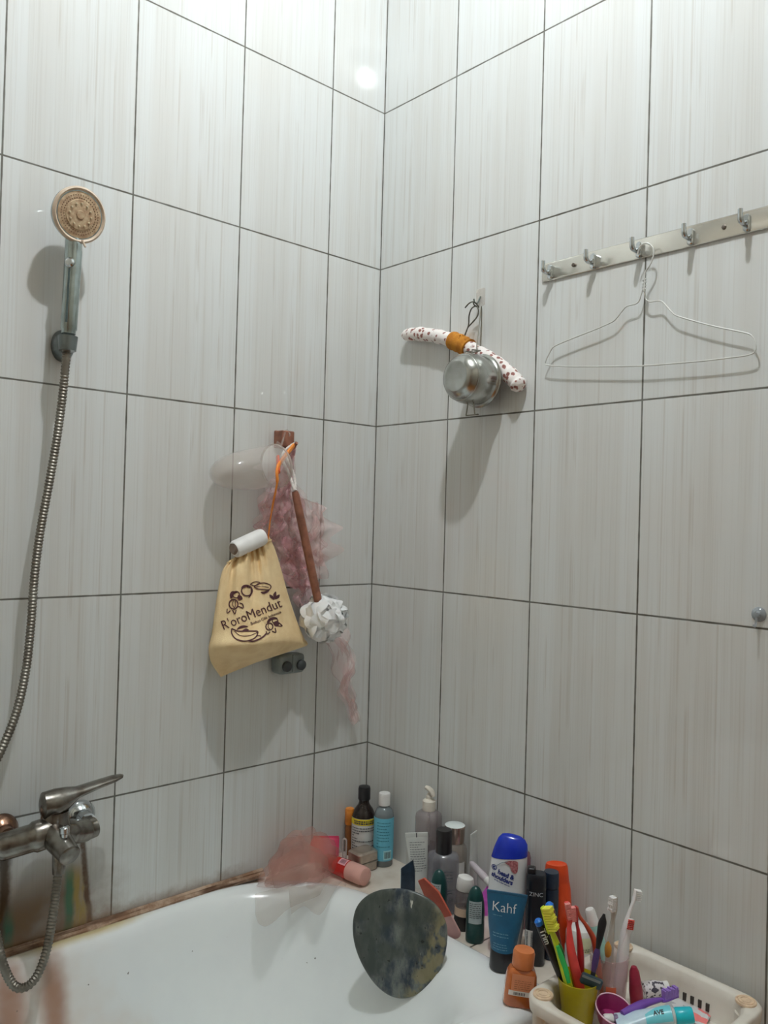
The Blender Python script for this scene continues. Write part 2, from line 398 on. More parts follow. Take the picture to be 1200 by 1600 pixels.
# ================================================================== shower set
M_chr_dull = mat('dull_chrome', rgb(178, 190, 188), 0.2, 1.0, c2=rgb(150, 160, 158), scale=30, bump=0.05)
M_chr_dark = mat('tarnished_chrome', rgb(150, 148, 142), 0.26, 1.0, c2=rgb(112, 104, 96), scale=45, bump=0.15)
M_cream = mat('yellowed_plastic', rgb(214, 196, 176), 0.4, c2=rgb(196, 176, 154), scale=60)
M_face = mat('limescaled_face', rgb(196, 174, 142), 0.6, c2=rgb(164, 134, 104), scale=120, bump=0.3, bscale=260)
M_nozz = mat('nozzle_rubber', rgb(205, 190, 160), 0.5)
M_nozd = mat('nozzle_dark', rgb(112, 80, 58), 0.6)

HB = LW(107, 522, 0.062); HT = LW(115, 392, 0.060)          # handle ends
HC_ = LW(123, 336, 0.078)                                    # centre of the spray face
fn_ = (V((0.16, -0.97, -0.18)) + 0.25*(CAM-HC_).normalized()).normalized()   # direction the face looks
sh = thing('hand_shower', 'chrome hand shower with round brown limescaled face on the wall', 'shower head', HB)
def frame_z(o, zdir, up=(0, 0, 1)):
    z = V(zdir).normalized(); x = V(up).cross(z).normalized(); y = z.cross(x)
    return Matrix(((x.x, y.x, z.x, o.x), (x.y, y.y, z.y, o.y), (x.z, y.z, z.z, o.z), (0, 0, 0, 1)))
MF = frame_z(HC_, fn_)
Rh = 0.049
build(MB().lathe([(0.012, -0.030), (0.034, -0.028), (0.044, -0.018), (Rh, -0.004), (Rh, 0.004)], 48, M=MF, cap1=True), 'head_shell', M_chr_dull, sh, world=True)
build(MB().lathe([(Rh+0.0005, 0.001), (Rh+0.0005, 0.004), (Rh-0.003, 0.0075), (Rh-0.005, 0.0062), (Rh-0.007, 0.003)], 48, M=MF, cap0=False, cap1=False), 'rim_ring', M_cream, sh, world=True)
sf = build(MB().lathe([(Rh-0.005, 0.003), (Rh-0.010, 0.0045), (0.027, 0.005), (0.026, 0.0065), (0.008, 0.0075), (0.007, 0.009), (0.002, 0.009)], 48, M=MF), 'spray_face', M_face, sh, world=True)
mb = MB(); md = MB()
for r, n, z in ((0.020, 12, 0.007),):
    for k in range(n):
        a = 2*pi*k/n; Mx = MF @ Matrix.Translation((r*cos(a), r*sin(a), z)); mb.lathe([(0.0021, -0.001), (0.0018, 0.0022), (0.0008, 0.0026)], 8, M=Mx)
for r, n, z in ((0.0295, 40, 0.005), (0.0345, 46, 0.0046)):
    for k in range(n):
        a = 2*pi*k/n; Mx = MF @ Matrix.Translation((r*cos(a), r*sin(a), z)); md.lathe([(0.0011, -0.001), (0.0009, 0.0008)], 6, M=Mx)
build(mb, 'nozzle_ring', M_nozz, sf, world=True); build(md, 'spray_holes', M_nozd, sf, world=True)
nk = HC_ - fn_*0.020 - V((0, 0, 0.030))
build(MB().tube(catmull([HT + V((0, 0, -0.004)), HT.lerp(nk, 0.45), nk, HC_-fn_*0.022], 5), [0.0150]*6+[0.0145, 0.014, 0.0145, 0.015, 0.016, 0.018, 0.02, 0.021, 0.021, 0.02], 20), 'neck', M_chr_dull, sh, world=True)
build(MB().tube([HB, HB.lerp(HT, 0.04), HB.lerp(HT, 0.06), HB.lerp(HT, 0.5), HT], [0.0125, 0.0125, 0.0145, 0.0148, 0.0155], 24), 'handle', M_chr_dull, sh, world=True)
bt = HB.lerp(HT, 0.83) + TC*0.0145
build(MB().lathe([(0.009, -0.003), (0.0088, 0.002), (0.006, 0.005), (0.001, 0.0055)], 20, M=frame_z(bt, TC)), 'flow_button', M_chrome, sh, world=True)
build(MB().tube([bt + V((0, 0, -0.010)), HB.lerp(HT, 0.12) + TC*0.0142], 0.0022, 8), 'inlay', mat('grey_groove', rgb(92, 106, 108), 0.3, 0.8), sh, world=True)
lv = HC_ - V((0, 0, Rh)) + fn_*0.0
build(MB().tube([lv + RH*0.008 + V((0, 0, 0.003)), lv + RH*0.014 - V((0, 0, 0.009))], [0.0024, 0.0018], 8), 'selector_lever', M_cream, sh, world=True)

br = thing('shower_holder', 'dark grey wall bracket holding the hand shower by its base', 'bracket', LW(97, 542, 0.0))
M_brk = mat('grey_bracket', rgb(126, 134, 134), 0.28, 0.85, c2=rgb(100, 106, 106), scale=30)
bc = LW(96, 541, 0.0)
build(MB().lathe([(0.024, 0.001), (0.0235, 0.012), (0.019, 0.026), (0.012, 0.034)], 28, 0.85, 1.25, M=frame_z(bc, (0, -1, 0))), 'wall_boss', M_brk, br, world=True)
cu_ = LW(106, 531, 0.062)
build(MB().tube([cu_ + V((0, 0, 0.006)), cu_ - V((0, 0, 0.020))], [0.0175, 0.0150], 24), 'cradle', M_brk, br, world=True)
build(MB().tube([bc + V((0, -0.028, 0)), cu_ - V((0, 0, 0.007))], 0.010, 12), 'arm', M_brk, br, world=True)

# hose, corrugated
hp = [LW(104, 545, 0.062), LW(102, 575, 0.062), LW(97, 625, 0.058), LW(88, 690, 0.052), LW(75, 765, 0.048), LW(63, 830, 0.046), LW(54, 900, 0.045), LW(48, 980, 0.046),
      LW(40, 1050, 0.048), LW(25, 1115, 0.052), LW(2, 1172, 0.056), LW(-28, 1235, 0.062), LW(-42, 1310, 0.070), LW(-30, 1390, 0.082), LW(-8, 1455, 0.092), LW(4, 1505, 0.10), LW(20, 1538, 0.105), LW(38, 1543, 0.11),
      LW(57, 1526, 0.112), LW(72, 1488, 0.115), LW(82, 1435, 0.118), LW(88, 1390, 0.120), LW(92, 1352, 0.122)]
cp = catmull(hp, 60)
ln = [0.0]
for i in range(1, len(cp)): ln.append(ln[-1] + (cp[i]-cp[i-1]).length)
step = 0.0030; pts = []; j = 0; s = 0.0
while s < ln[-1]:
    while ln[j+1] < s: j += 1
    t = (s-ln[j])/(ln[j+1]-ln[j]+1e-9); pts.append(cp[j].lerp(cp[j+1], t)); s += step
hose = build(MB().tube(pts, [0.0082 if i % 2 else 0.0064 for i in range(len(pts))], 12), 'shower_hose', mat('hose_steel', rgb(140, 136, 126), 0.45, 0.85, c2=rgb(120, 114, 104), scale=30), angle=60)
tag(hose, 'grey corrugated metal hose hanging from the hand shower and looping under the tap', 'hose')

# bath mixer tap
tp = thing('bath_mixer_tap', 'tarnished chrome bath mixer tap with sideways lever on the left wall', 'tap', LW(80, 1305, 0.0))
def escut(px, py, r):
    return MB().lathe([(r, 0.001), (r*0.98, 0.006), (r*0.8, 0.016), (r*0.55, 0.022), (r*0.5, 0.040)], 32, M=frame_z(LW(px, py, 0), (0, -1, 0)))
build(escut(124, 1274, 0.030), 'wall_flange', M_chrome, tp, world=True)
build(escut(1, 1297, 0.030), 'wall_flange', mat('coppery_chrome', rgb(176, 140, 118), 0.25, 1.0, c2=rgb(120, 92, 76), scale=40), tp, world=True)
RC = LW(133, 1297, 0.05); LC = LW(-4, 1325, 0.055); CC = LW(80, 1300, 0.078)
build(MB().tube(catmull([RC + V((0.022, 0.006, 0)), RC, RC.lerp(CC, 0.5) + V((0, -0.008, 0)), CC, CC.lerp(LC, 0.4) + V((0, -0.006, 0.002)), LC, LC - V((0.03, -0.01, 0))], 8),
      [0.012]+[0.019]*7+[0.021]*8+[0.0235]*8+[0.027]*8+[0.024]*8+[0.021]*8+[0.018], 24), 'body', M_chr_dark, tp, world=True, label='tarnished grey mixer body')
up0 = LW(85, 1298, 0.075)
build(MB().tube([up0, up0 + V((0, 0, 0.022)), up0 + V((0, 0, 0.036))], [0.030, 0.0245, 0.0235], 28), 'cartridge_housing', M_chr_dark, tp, world=True)
lev = up0 + V((0, 0, 0.036)); ax = V((1, 0.02, 0)).normalized()
lb = []
for t, w, h, dz in ((-0.026, 0.010, 0.012, 0.014), (-0.022, 0.020, 0.024, 0.013), (0.0, 0.025, 0.026, 0.013), (0.02, 0.022, 0.020, 0.018), (0.040, 0.017, 0.010, 0.025), (0.075, 0.016, 0.0075, 0.031), (0.110, 0.014, 0.006, 0.036), (0.124, 0.009, 0.004, 0.038), (0.128, 0.003, 0.002, 0.0385)):
    c = lev + ax*t + V((0, 0, dz)); lb.append([c + V((0, cos(2*pi*k/20)*w, sin(2*pi*k/20)*h)) for k in range(20)])
build(MB().loft(lb), 'lever', M_chr_dark, tp, world=True)
s0 = CC + V((0, -0.012, -0.002)); s1 = LW(110, 1338, 0.150)
build(MB().tube([s0, s0.lerp(s1, 0.35), s0.lerp(s1, 0.7), s0.lerp(s1, 0.97), s1], [0.024, 0.022, 0.020, 0.0185, 0.016], 24), 'spout', M_chr_dark, tp, world=True)
kb = s0.lerp(s1, 0.62) + V((0, 0, 0.015))
build(MB().lathe([(0.006, 0.0), (0.006, 0.010), (0.0085, 0.012), (0.0085, 0.021), (0.006, 0.0235), (0.001, 0.024)], 20, M=Matrix.Translation(kb)), 'diverter_knob', M_chrome, tp, world=True)
ho = LW(92, 1352, 0.122)
build(MB().tube([s0.lerp(s1, 0.35) - V((0, 0, 0.012)), ho + V((0, 0, 0.004)), ho - V((0, 0, 0.014))], [0.012, 0.0115, 0.0105], 16), 'hose_nut', M_chr_dark, tp, world=True)

# ================================================================== things hanging on the tap wall
KM = 1.35   # wall light at this height is about 1/1.35 of full
M_brownwood = mat('brown_wood', rgb(140, 92, 72, 1.25), 0.5, c2=rgb(112, 72, 56, 1.25), scale=60)
hk = thing('wall_hook', 'brown adhesive wall hook holding the pouch and sponges', 'hook', LW(440, 690, 0.0))
hc = LW(437, 690, 0.0)
build(MB().box(hc + V((0.0, -0.004, 0.004)), (0.034, 0.008, 0.040)), 'back_plate', M_brownwood, hk, world=True, bevel=0.003)
build(MB().box(hc + V((0.0, -0.020, 0.004)), (0.034, 0.030, 0.038)), 'hook_block', M_brownwood, hk, world=True, bevel=0.004)
build(MB().tube([hc + V((0, -0.02, -0.012)), hc + V((0, -0.055, -0.016)), hc + V((0, -0.066, -0.006))], 0.004, 8), 'prong', M_brownwood, hk, world=True)

# clear plastic scoop
g = NG('clear_plastic'); 
def clear(name, c, a, rough=0.08, tint2=None):
    return mat(name, c, rough, 0.0, a, c2=tint2 or tuple(x*0.85 for x in c[:3])+(1,), scale=18)
M_clear = clear('clear_scoop_plastic', rgb(214, 206, 198), 0.24)
sc = thing('clear_plastic_scoop', 'empty clear plastic scoop with a rounded end hanging beside the brown hook', 'scoop', LW(420, 725, 0.06))
a0 = LW(432, 728, 0.058); a1 = LW(330, 742, 0.056); axd = (a0-a1).normalized(); LL = (a0-a1).length
MX = frame_z(a0, -axd)
prof = []
for k in range(30):
    t = k/29; r = 0.059*(1-0.14*t)*(1-max(0, (t-0.35)/0.65)**2.6)**0.5
    prof.append((max(r, 0.0006), LL*t))
outer = MB().lathe(prof, 44, 1.0, 0.80, M=MX, cap0=False)
sb = build(outer, 'shell', M_clear, sc, world=True, angle=80)
md_ = sb.modifiers.new('t', 'SOLIDIFY'); md_.thickness = 0.0015
build(MB().lathe([(0.059, -0.002), (0.0612, 0.000), (0.0612, 0.003), (0.059, 0.005)], 44, 1.0, 0.80, M=MX, cap0=False, cap1=False), 'rim', clear('clear_rim', rgb(196, 184, 174), 0.5), sc, world=True)
build(MB().tube(catmull([a0 + V((0.0, 0.0, 0.052)), a0 + V((0.014, 0.004, 0.048)), hc + V((-0.004, -0.030, 0.022)), hc + V((0.0, -0.040, 0.012))], 6), 0.0040, 8, flat=(1, 0.5)), 'hanging_tab', M_clear, sc, world=True)

# beige drawstring pouch
bag = thing('drawstring_pouch', 'beige cloth drawstring pouch with dark brown printed logo', 'pouch', LW(390, 1000, 0.05))
M_bag = mat('beige_cloth', rgb(216, 194, 152, 1.3), 0.85, c2=rgb(206, 180, 136, 1.3), scale=30, bump=0.35, bscale=420)
M_ink = mat('dark_brown_ink', rgb(78, 44, 48, 1.3), 0.8, c2=rgb(70, 38, 42, 1.3))
Ledge_pts = [(358, 876), (347, 893), (340, 925), (335, 960), (331, 990), (326, 1012), (330, 1035), (345, 1058)]
Redge_pts = [(421, 838), (431, 862), (440, 892), (450, 928), (462, 965), (474, 995), (480, 1008), (453, 1016)]
OFF = [0.052, 0.066, 0.078, 0.089, 0.103, 0.122, 0.078, 0.036]
def samp(a, t):
    x = min(max(t, 0), 0.99999)*(len(a)-1); i = int(x); f = x-i
    p0 = a[max(i-1, 0)]; p1 = a[i]; p2 = a[i+1]; p3 = a[min(i+2, len(a)-1)]
    def cr(A, B, C, D): return 0.5*(2*B+(C-A)*f+(2*A-5*B+4*C-D)*f*f+(3*B-A-3*C+D)*f**3)
    if isinstance(p1, tuple): return tuple(cr(p0[k], p1[k], p2[k], p3[k]) for k in range(2))
    return cr(p0, p1, p2, p3)
def bag_px(u, v):
    l = samp(Ledge_pts, v); r = samp(Redge_pts, v); x = l[0]+(r[0]-l[0])*u; y = l[1]+(r[1]-l[1])*u
    y += 10*sin(pi*u)*max(0, (v-0.55))/0.45*(1-1.2*max(0, v-0.86)/0.14)
    return x, y
def bag_front(u, v, eps=0.0):
    x, y = bag_px(u, v)
    o = samp(OFF, v); bul = (sin(pi*min(max(u, 0), 1)))**0.6
    fold = 0.0085*sin(u*46+1.5*sin(u*9))*exp(-v*5.0) + 0.0070*sin(u*15+v*5+1.0)*(1-v) + 0.003*sin(v*9+u*4)*v
    if v > 0.84: fold += 0.005*sin(u*8+v*30)*(v-0.84)/0.16
    return LW(x, y, 0.044 + (o-0.044)*bul + fold*bul + eps)
def bag_loop(a, v):
    if a < 0.5: return bag_front(a*2, v)
    u = 2-a*2; x, y = bag_px(u, v); return LW(x, y, 0.044 - 0.018*(sin(pi*u))**0.6)
mb = MB().grid(bag_loop, 120, 70, closed_u=True)
b0 = len(mb.v)-120
mb.f.append(tuple(b0+k for k in range(120))); mb.f.append(tuple(reversed(range(120))))
build(mb, 'pouch_body', M_bag, bag, world=True, angle=50)
def inv_bag(px, py):
    u, v = 0.5, 0.5
    for _ in range(14):
        x, y = bag_px(u, v); e = 1e-3; xu, yu = bag_px(u+e, v); xv, yv = bag_px(u, v+e)
        a, b, c, d = (xu-x)/e, (xv-x)/e, (yu-y)/e, (yv-y)/e; det = a*d-b*c
        du = ((px-x)*d-(py-y)*b)/det; dv = ((py-y)*a-(px-x)*c)/det
        u += max(-.2, min(.2, du)); v += max(-.2, min(.2, dv)); u = min(max(u, 0.01), .99); v = min(max(v, .01), .98)
    return u, v
BB, BR = (349, 986), (442, 949)             # base line of the lettering on the cloth
bdx, bdy = BR[0]-BB[0], BR[1]-BB[1]; bl = math.hypot(bdx, bdy); ux, uy = bdx/bl, bdy/bl
def on_bag(s, t, eps=0.0012):               # s along the base line, t above it, in the print's own units
    px = BB[0] + ux*s + uy*t; py = BB[1] + uy*s - ux*t
    return bag_front(*inv_bag(px, py), eps)
def print_part(name, mb, m=M_ink): return build(mb, name, m, bag, world=True, smooth=False)
big = text_mb("R'oroMendut", 1.0, lambda x, y: V((x, y, 0)), 'LEFT')
wd = max(p.x for p in big.v)
big.v = [on_bag(p.x/wd*bl, 1 + (p.y+0.32)*21) for p in big.v]
print_part('lettering', big)
sm = text_mb('Budaya Cilik Indonesia', 1.0, lambda x, y: V((x, y, 0)), 'LEFT', bold=0.01)
wd2 = max(p.x for p in sm.v)
sm.v = [on_bag(44 + p.x/wd2*51, -5.5 + p.y*6.0) for p in sm.v]
print_part('small_lettering', sm)
def pline(mb, pts, w):                       # an ink line, points in photo coordinates on the cloth
    P = catmull([(x, y, 0) for x, y in pts], 6)
    for i in range(len(P)-1):
        a, b = P[i], P[i+1]; n = V((-(b-a).y, (b-a).x, 0)); n = n.normalized()*w if n.length > 0 else n
        q = [bag_front(*inv_bag(p.x, p.y), 0.0013) for p in (a-n, a+n, b+n, b-n)]
        mb.add(q, [(0, 1, 2, 3)])
def pfill(mb, pts):
    P = catmull([(x, y, 0) for x, y in pts], 4, closed=True); c = sum(P, V((0, 0, 0)))/len(P)
    Q = [bag_front(*inv_bag(p.x, p.y), 0.0012) for p in P + [c]]; n = len(P)
    mb.add(Q, [(i, (i+1) % n, n) for i in range(n)])
art = MB()
def ell(cx, cy, rx, ry, a=0): return [(cx+rx*cos(t)*cos(a)-ry*sin(t)*sin(a), cy+rx*cos(t)*sin(a)+ry*sin(t)*cos(a)) for t in [2*pi*k/10 for k in range(10)]]
def eline(cx, cy, rx, ry, w, a=0): p = ell(cx, cy, rx, ry, a); pline(art, p + [p[0]], w)
# fruit cluster upper left
eline(386, 923, 8.5, 8, 1.0); pfill(art, [(377, 918), (381, 914), (388, 914), (393, 918), (390, 919), (385, 917.5), (380, 919)]); pfill(art, [(392, 917), (394.5, 923), (392, 931), (388, 934), (391.5, 928), (392.6, 922)])
eline(369, 929, 5.5, 5, 0.8); pfill(art, [(359, 929), (362, 924), (368, 924), (373, 925), (369, 926.5), (364, 930), (363, 934), (360, 935)])
eline(365, 944, 7, 7.5, 1.0); pline(art, [(365, 938), (363, 944), (366, 950)], 0.5); pline(art, [(367, 938), (368, 945), (366, 950)], 0.5)
pfill(art, [(372, 930), (377, 931), (379, 936), (374, 938), (371, 935)])
for q in ([(355, 951), (355, 958), (360, 954)], [(363, 953), (367, 959), (369, 953)], [(372, 947), (380, 950), (379, 944), (374, 942)]): pline(art, q, 0.8)
# leaves upper right
pline(art, [(391, 913), (398, 909), (406, 910), (404, 913), (397, 915), (391, 913)], 0.7)
pline(art, [(397, 917), (404, 912), (414, 911), (423, 915), (421, 921), (411, 921), (403, 920), (397, 917)], 0.8); pline(art, [(400, 917), (410, 916), (420, 918)], 0.5); pfill(art, [(407, 925), (413, 924), (421, 922), (418, 926), (411, 928)])
# leaves over the last letters
for q in ([(423, 934), (421, 929), (426, 931), (429, 935), (428, 937)], [(429, 935), (427, 929), (431, 924), (432, 930), (431, 936)], [(431, 936), (432, 931), (437, 929), (436, 934)]): pfill(art, q)
# leaf below
pline(art, [(362, 982), (362, 989), (367, 997), (377, 1001), (388, 1001), (399, 996), (403, 987), (396, 986), (384, 986), (372, 986), (362, 982)], 1.0)
pline(art, [(366, 986), (376, 993), (390, 993), (402, 988)], 0.5); pline(art, [(388, 1001), (395, 1002), (404, 999), (411, 995), (416, 990)], 1.2); pline(art, [(397, 998), (403, 993), (408, 994)], 0.6)
pfill(art, [(370, 984), (374, 979), (381, 977), (388, 979), (380, 981)]); pfill(art, [(379, 985), (384, 982), (389, 984), (385, 985.5)])
# fruit lower right
eline(421, 979, 5.5, 5.5, 0.9); pline(art, [(420, 975), (419, 980), (423, 984)], 0.5)
pfill(art, [(417, 972), (421, 966), (428, 964), (434, 966), (430, 967.5), (424, 969), (420, 973)]); pfill(art, [(427, 973), (434, 970), (436, 976), (431, 979)]); eline(430, 970, 4.5, 3.5, 0.7)
for q in ([(416, 986), (418, 991), (422, 987)], [(425, 986), (431, 988), (430, 981)], [(433, 978), (441, 978), (436, 973)]): pline(art, q, 0.8)
print_part('printed_fruit_and_leaves', art)
# cord from the hook, orange
M_orange_cord = mat('orange_cord', rgb(226, 138, 52, 1.25), 0.6, c2=rgb(214, 118, 40, 1.25), scale=60)
cdp = catmull([hc + V((-0.004, -0.060, -0.012)), LW(435, 728, 0.116), LW(433, 755, 0.120), LW(427, 785, 0.100), LW(422, 815, 0.080), LW(419, 842, 0.066)], 8)
build(MB().tube(cdp, [0.0055]*16 + [0.0038]*12 + [0.0026]*13, 8, flat=(1, 0.6)), 'drawcord', M_orange_cord, bag, world=True)
build(MB().tube([LW(434, 714, 0.100), LW(435, 738, 0.117)], 0.008, 10, flat=(1, 0.5)), 'cord_stopper', mat('red_orange_plastic', rgb(222, 82, 30, 1.25), 0.35), bag, world=True)
gth = [bag_front(k/24, 0.045, 0.002) for k in range(25)]
build(MB().tube(gth, 0.0022, 6), 'gathered_hem', M_bag, bag, world=True)

# white tube sticking out of the pouch
wt = thing('white_tube', 'plain white plastic tube sticking out of the top of the beige pouch', 'tube', LW(388, 855, 0.05))
e0, e1 = LW(366, 859, 0.060), LW(411, 838, 0.060)
build(MB().tube([e0, e0.lerp(e1, 0.06), e0.lerp(e1, 0.92), e1], [0.0170, 0.0190, 0.0190, 0.017], 24), 'tube_body', mat('matt_white', rgb(240, 240, 238), 0.5, c2=rgb(232, 232, 230)), wt, world=True)
build(MB().tube([e0 - (e1-e0)*0.07 + V((0, 0, 0.006)), e0 + V((0, 0, 0.004))], [0.012, 0.015], 18), 'neck', mat('brownish_neck', rgb(120, 104, 92, 1.3), 0.5), wt, world=True)

# loofah stick: brown handle, white rope loop, white net puff
ls = thing('bath_sponge_stick', 'white net bath puff on a brown wooden stick hung by white rope', 'sponge', LW(470, 850, 0.05))
S0, S1 = LW(461, 768, 0.074), LW(498, 944, 0.078)
build(MB().tube([S0, S0.lerp(S1, 0.03), S0.lerp(S1, 0.25), S0.lerp(S1, 1.0)], [0.0070, 0.0085, 0.0095, 0.0095], 14), 'stick', M_brownwood, ls, world=True)
M_rope = mat('white_rope', rgb(230, 226, 220), 0.9, c2=rgb(196, 190, 184), scale=240, bump=0.5)
hkp = hc + V((0.002, -0.052, -0.010))
lp = catmull([S0 + V((-0.004, -0.004, 0.002)), LW(452, 742, 0.062), LW(441, 712, 0.058), hkp + V((0, 0, 0.002)), LW(447, 712, 0.052), LW(459, 742, 0.054), S0 + V((0.004, 0.004, 0.002))], 12)
build(MB().tube(lp, [0.0030 if i % 3 else 0.0037 for i in range(len(lp))], 8), 'rope_loop', M_rope, ls, world=True)
def puff(center, R, m, name, parent, n=46, seed=1, squash=1.0, amp=0.16):
    rnd = random.Random(seed); mb = MB()
    def core(u, v):
        th = v*pi; ph = u*2*pi; d = V((sin(th)*cos(ph), sin(th)*sin(ph), cos(th)))
        return center + V((d.x, d.y, d.z*squash))*R*0.80*(1+0.16*mnoise.noise(d*3.2+V((seed, 0, 0))))
    mb.grid(core, 28, 16, closed_u=True)
    for i in range(n):
        z = 1-2*(i+0.5)/n; a = i*2.39996; d = V((sqrt(1-z*z)*cos(a), sqrt(1-z*z)*sin(a), z))
        x = d.orthogonal().normalized(); y = d.cross(x); tw = rnd.uniform(0, 6.28); fr = rnd.choice((3, 4, 5)); rad = R*rnd.uniform(0.42, 0.66); ph = rnd.uniform(0, 6.28)
        def fr_(u, v):
            t = u*2*pi; rr_ = rad*(0.12+0.88*v)*(1+0.12*sin(3*t+ph))
            h = 1.0 - 0.35*(rr_/R)**2 + amp*v*sin(fr*t+tw) + 0.08*v*sin(2*t+ph)
            p = x*cos(t)*rr_/R + y*sin(t)*rr_/R + d*h*0.90
            return center + V((p.x, p.y, p.z*squash))*R
        mb.grid(fr_, 44, 4, closed_u=True)
    return build(mb, name, m, parent, world=True, angle=180)
M_wnet = mat('white_net', rgb(248, 250, 252), 0.8, alpha=0.93, c2=rgb(240, 244, 247), scale=60, bump=0.3, bscale=500)
puff(LW(506, 966, 0.074), 0.054, M_wnet, 'net_puff', ls, 30, 4, 1.0, 0.10)

# pink net washcloth
def ribbon(path, width, seed, amp=0.012, freq=5.0, nu=14, nv=70, side=V((1, 0, 0)), outd=V((0, -1, 0))):
    P = catmull(path, 14); n = len(P); rnd = random.Random(seed); p1, p2, p3 = [rnd.uniform(0, 6.28) for _ in range(3)]
    def f(u, v):
        x = v*(n-1); i = min(int(x), n-2); c = P[i].lerp(P[i+1], x-i)
        w = (samp(width, v) if isinstance(width, list) else width)
        s = (u-0.5)
        k = min((w/0.06)**0.5, 1.05)
        off = amp*k*(sin(freq*2*pi*u*0.7 + p1 + 3.2*v*freq*0.4) + 0.6*sin(freq*6.0*v + p2 + 4*u)) + 0.010*k*mnoise.noise(V((u*4, v*9, seed)))
        ls_ = w*s*(1+0.25*sin(v*freq*5+p3)) + 0.010*k*mnoise.noise(V((u*3+9, v*8, seed)))
        o = max(-0.020, min(0.018, off*0.7))
        return c + side*ls_ + outd*o + V((0, 0, 1))*(0.012*k*mnoise.noise(V((u*5, v*6+20, seed))))
    return MB().grid(f, nu, nv)
pn = thing('net_washcloth', 'dusty pink crumpled net washcloth hanging behind the beige pouch', 'washcloth', LW(470, 850, 0.04))
M_pnet = mat('pink_net', rgb(226, 178, 184, 1.25), 0.9, alpha=0.34, c2=rgb(212, 152, 160, 1.25), scale=45, bump=0.4, bscale=600)
M_pnet2 = mat('pale_pink_net', rgb(230, 200, 196, 1.25), 0.9, alpha=0.26, c2=rgb(216, 176, 174, 1.25), scale=45)
A = hc + V((0.006, -0.045, -0.012))
nets = [([A, LW(440, 750, .026), LW(426, 800, .026), LW(420, 845, .026)], [.012, .045, .08, .06], M_pnet),
        ([A, LW(447, 755, .026), LW(450, 810, .026), LW(458, 865, .026), LW(472, 920, .026)], [.012, .05, .085, .085, .06], M_pnet),
        ([A, LW(450, 750, .026), LW(470, 800, .026), LW(480, 850, .026), LW(490, 905, .026)], [.012, .04, .075, .07, .05], M_pnet2),
        ([LW(492, 785, .026), LW(497, 820, .026), LW(492, 855, .026), LW(500, 885, .026)], [.02, .035, .05, .04], M_pnet2),
        ([LW(455, 840, .026), LW(470, 880, .026), LW(478, 920, .026), LW(490, 960, .026)], [.05, .07, .07, .05], M_pnet),
        ([LW(500, 935, .026), LW(520, 985, .026), LW(535, 1040, .026), LW(543, 1085, .026), LW(556, 1128, .026)], [.05, .07, .06, .045, .02], M_pnet2),
        ([LW(525, 990, .026), LW(548, 1030, .026), LW(536, 1075, .026), LW(553, 1105, .026), LW(553, 1132, .026)], [.02, .028, .022, .026, .012], M_pnet2),
        ([LW(455, 770, .026), LW(480, 800, .026), LW(485, 850, .026), LW(482, 905, .026)], [.05, .13, .15, .10], M_pnet2),
        ([LW(425, 770, .026), LW(432, 810, .026), LW(450, 860, .026), LW(470, 900, .026)], [.05, .10, .10, .07], M_pnet2)]
for k, (pth, wdt, m_) in enumerate(nets):
    build(ribbon(pth, wdt, 11+k*3), 'net_fold', m_, pn, world=True, angle=180)

# grey plastic holder under the pouch
gh = thing('plastic_holder', 'blurred grey plastic holder with two dark round knobs under the pouch', 'holder', LW(455, 1035, 0.02))
M_greyp = mat('grey_blue_plastic', rgb(122, 130, 128, 1.3), 0.5, c2=rgb(104, 112, 112, 1.3), scale=30)
M_dark = mat('dark_rubber', rgb(58, 62, 64, 1.2), 0.5)
hcx = LW(450, 1036, 0.022)
build(MB().box(hcx, (0.070, 0.040, 0.044)), 'holder_body', M_greyp, gh, world=True, bevel=0.010)
build(MB().box(hcx + V((0.0, -0.0205, 0.002)), (0.004, 0.003, 0.040)), 'rib', M_greyp, gh, world=True, bevel=0.001)
for dx in (-0.019, 0.021):
    build(MB().lathe([(0.012, 0.0), (0.0115, 0.006), (0.008, 0.009), (0.001, 0.0095)], 20, M=frame_z(hcx + V((dx, -0.0205, -0.003)), (0, -1, 0))), 'knob', M_dark, gh, world=True)

# ================================================================== things on the rail wall
M_steel = mat('polished_steel', rgb(218, 216, 208), 0.22, 0.85, c2=rgb(208, 204, 194), scale=20)
hr = thing('hook_rail', 'long polished steel wall rail with five double hooks', 'hook rail', (0, -0.76, 1.915))
y_a, y_b = -0.511, -1.08
ring = [(0.0196*(1 if k < 2 else -1), 0) for k in range(4)]
pl = []
for x, ins in ((-0.0004, 0.0), (-0.0030, 0.0), (-0.0042, 0.0012)):
    pl.append([V((x, p.x, p.y)) for p in rrect(y_b+ins, y_a-ins, 1.8965+ins, 1.9345-ins, (0.006,)*4, 0, 4, 2)])
build(MB().loft(pl), 'rail_plate', M_steel, hr, world=True)
hooks_y = [-0.536, -0.638, -0.738, -0.840, -0.940]
for y in hooks_y:
    zc = 1.914
    h = MB().loft([[V((x, p.x, p.y)) for p in rrect(y-0.0058+i, y+0.0058-i, zc-0.017+i, zc+0.013-i, (0.0055-i,)*4, 0, 4, 1)] for x, i in ((-0.004, 0.0), (-0.0105, 0.0), (-0.0125, 0.0018))])
    hook = build(h, 'hook', M_chrome, hr, world=True)
    build(MB().tube(catmull([(-0.008, y, zc-0.004), (-0.024, y, zc-0.006), (-0.0315, y, zc-0.003), (-0.0330, y, zc+0.006), (-0.0330, y, zc+0.015)], 5), [0.0042]*8+[0.0046]*6+[0.0042]*7, 12), 'prong', M_chrome, hook, world=True)
    build(MB().lathe([(0.0042, -0.006), (0.0045, 0.004), (0.002, 0.006)], 12, M=frame_z(V((-0.016, y, zc-0.004)), (0, 1, 0), (1, 0, 0))), 'side_knob', M_chrome, hook, world=True)
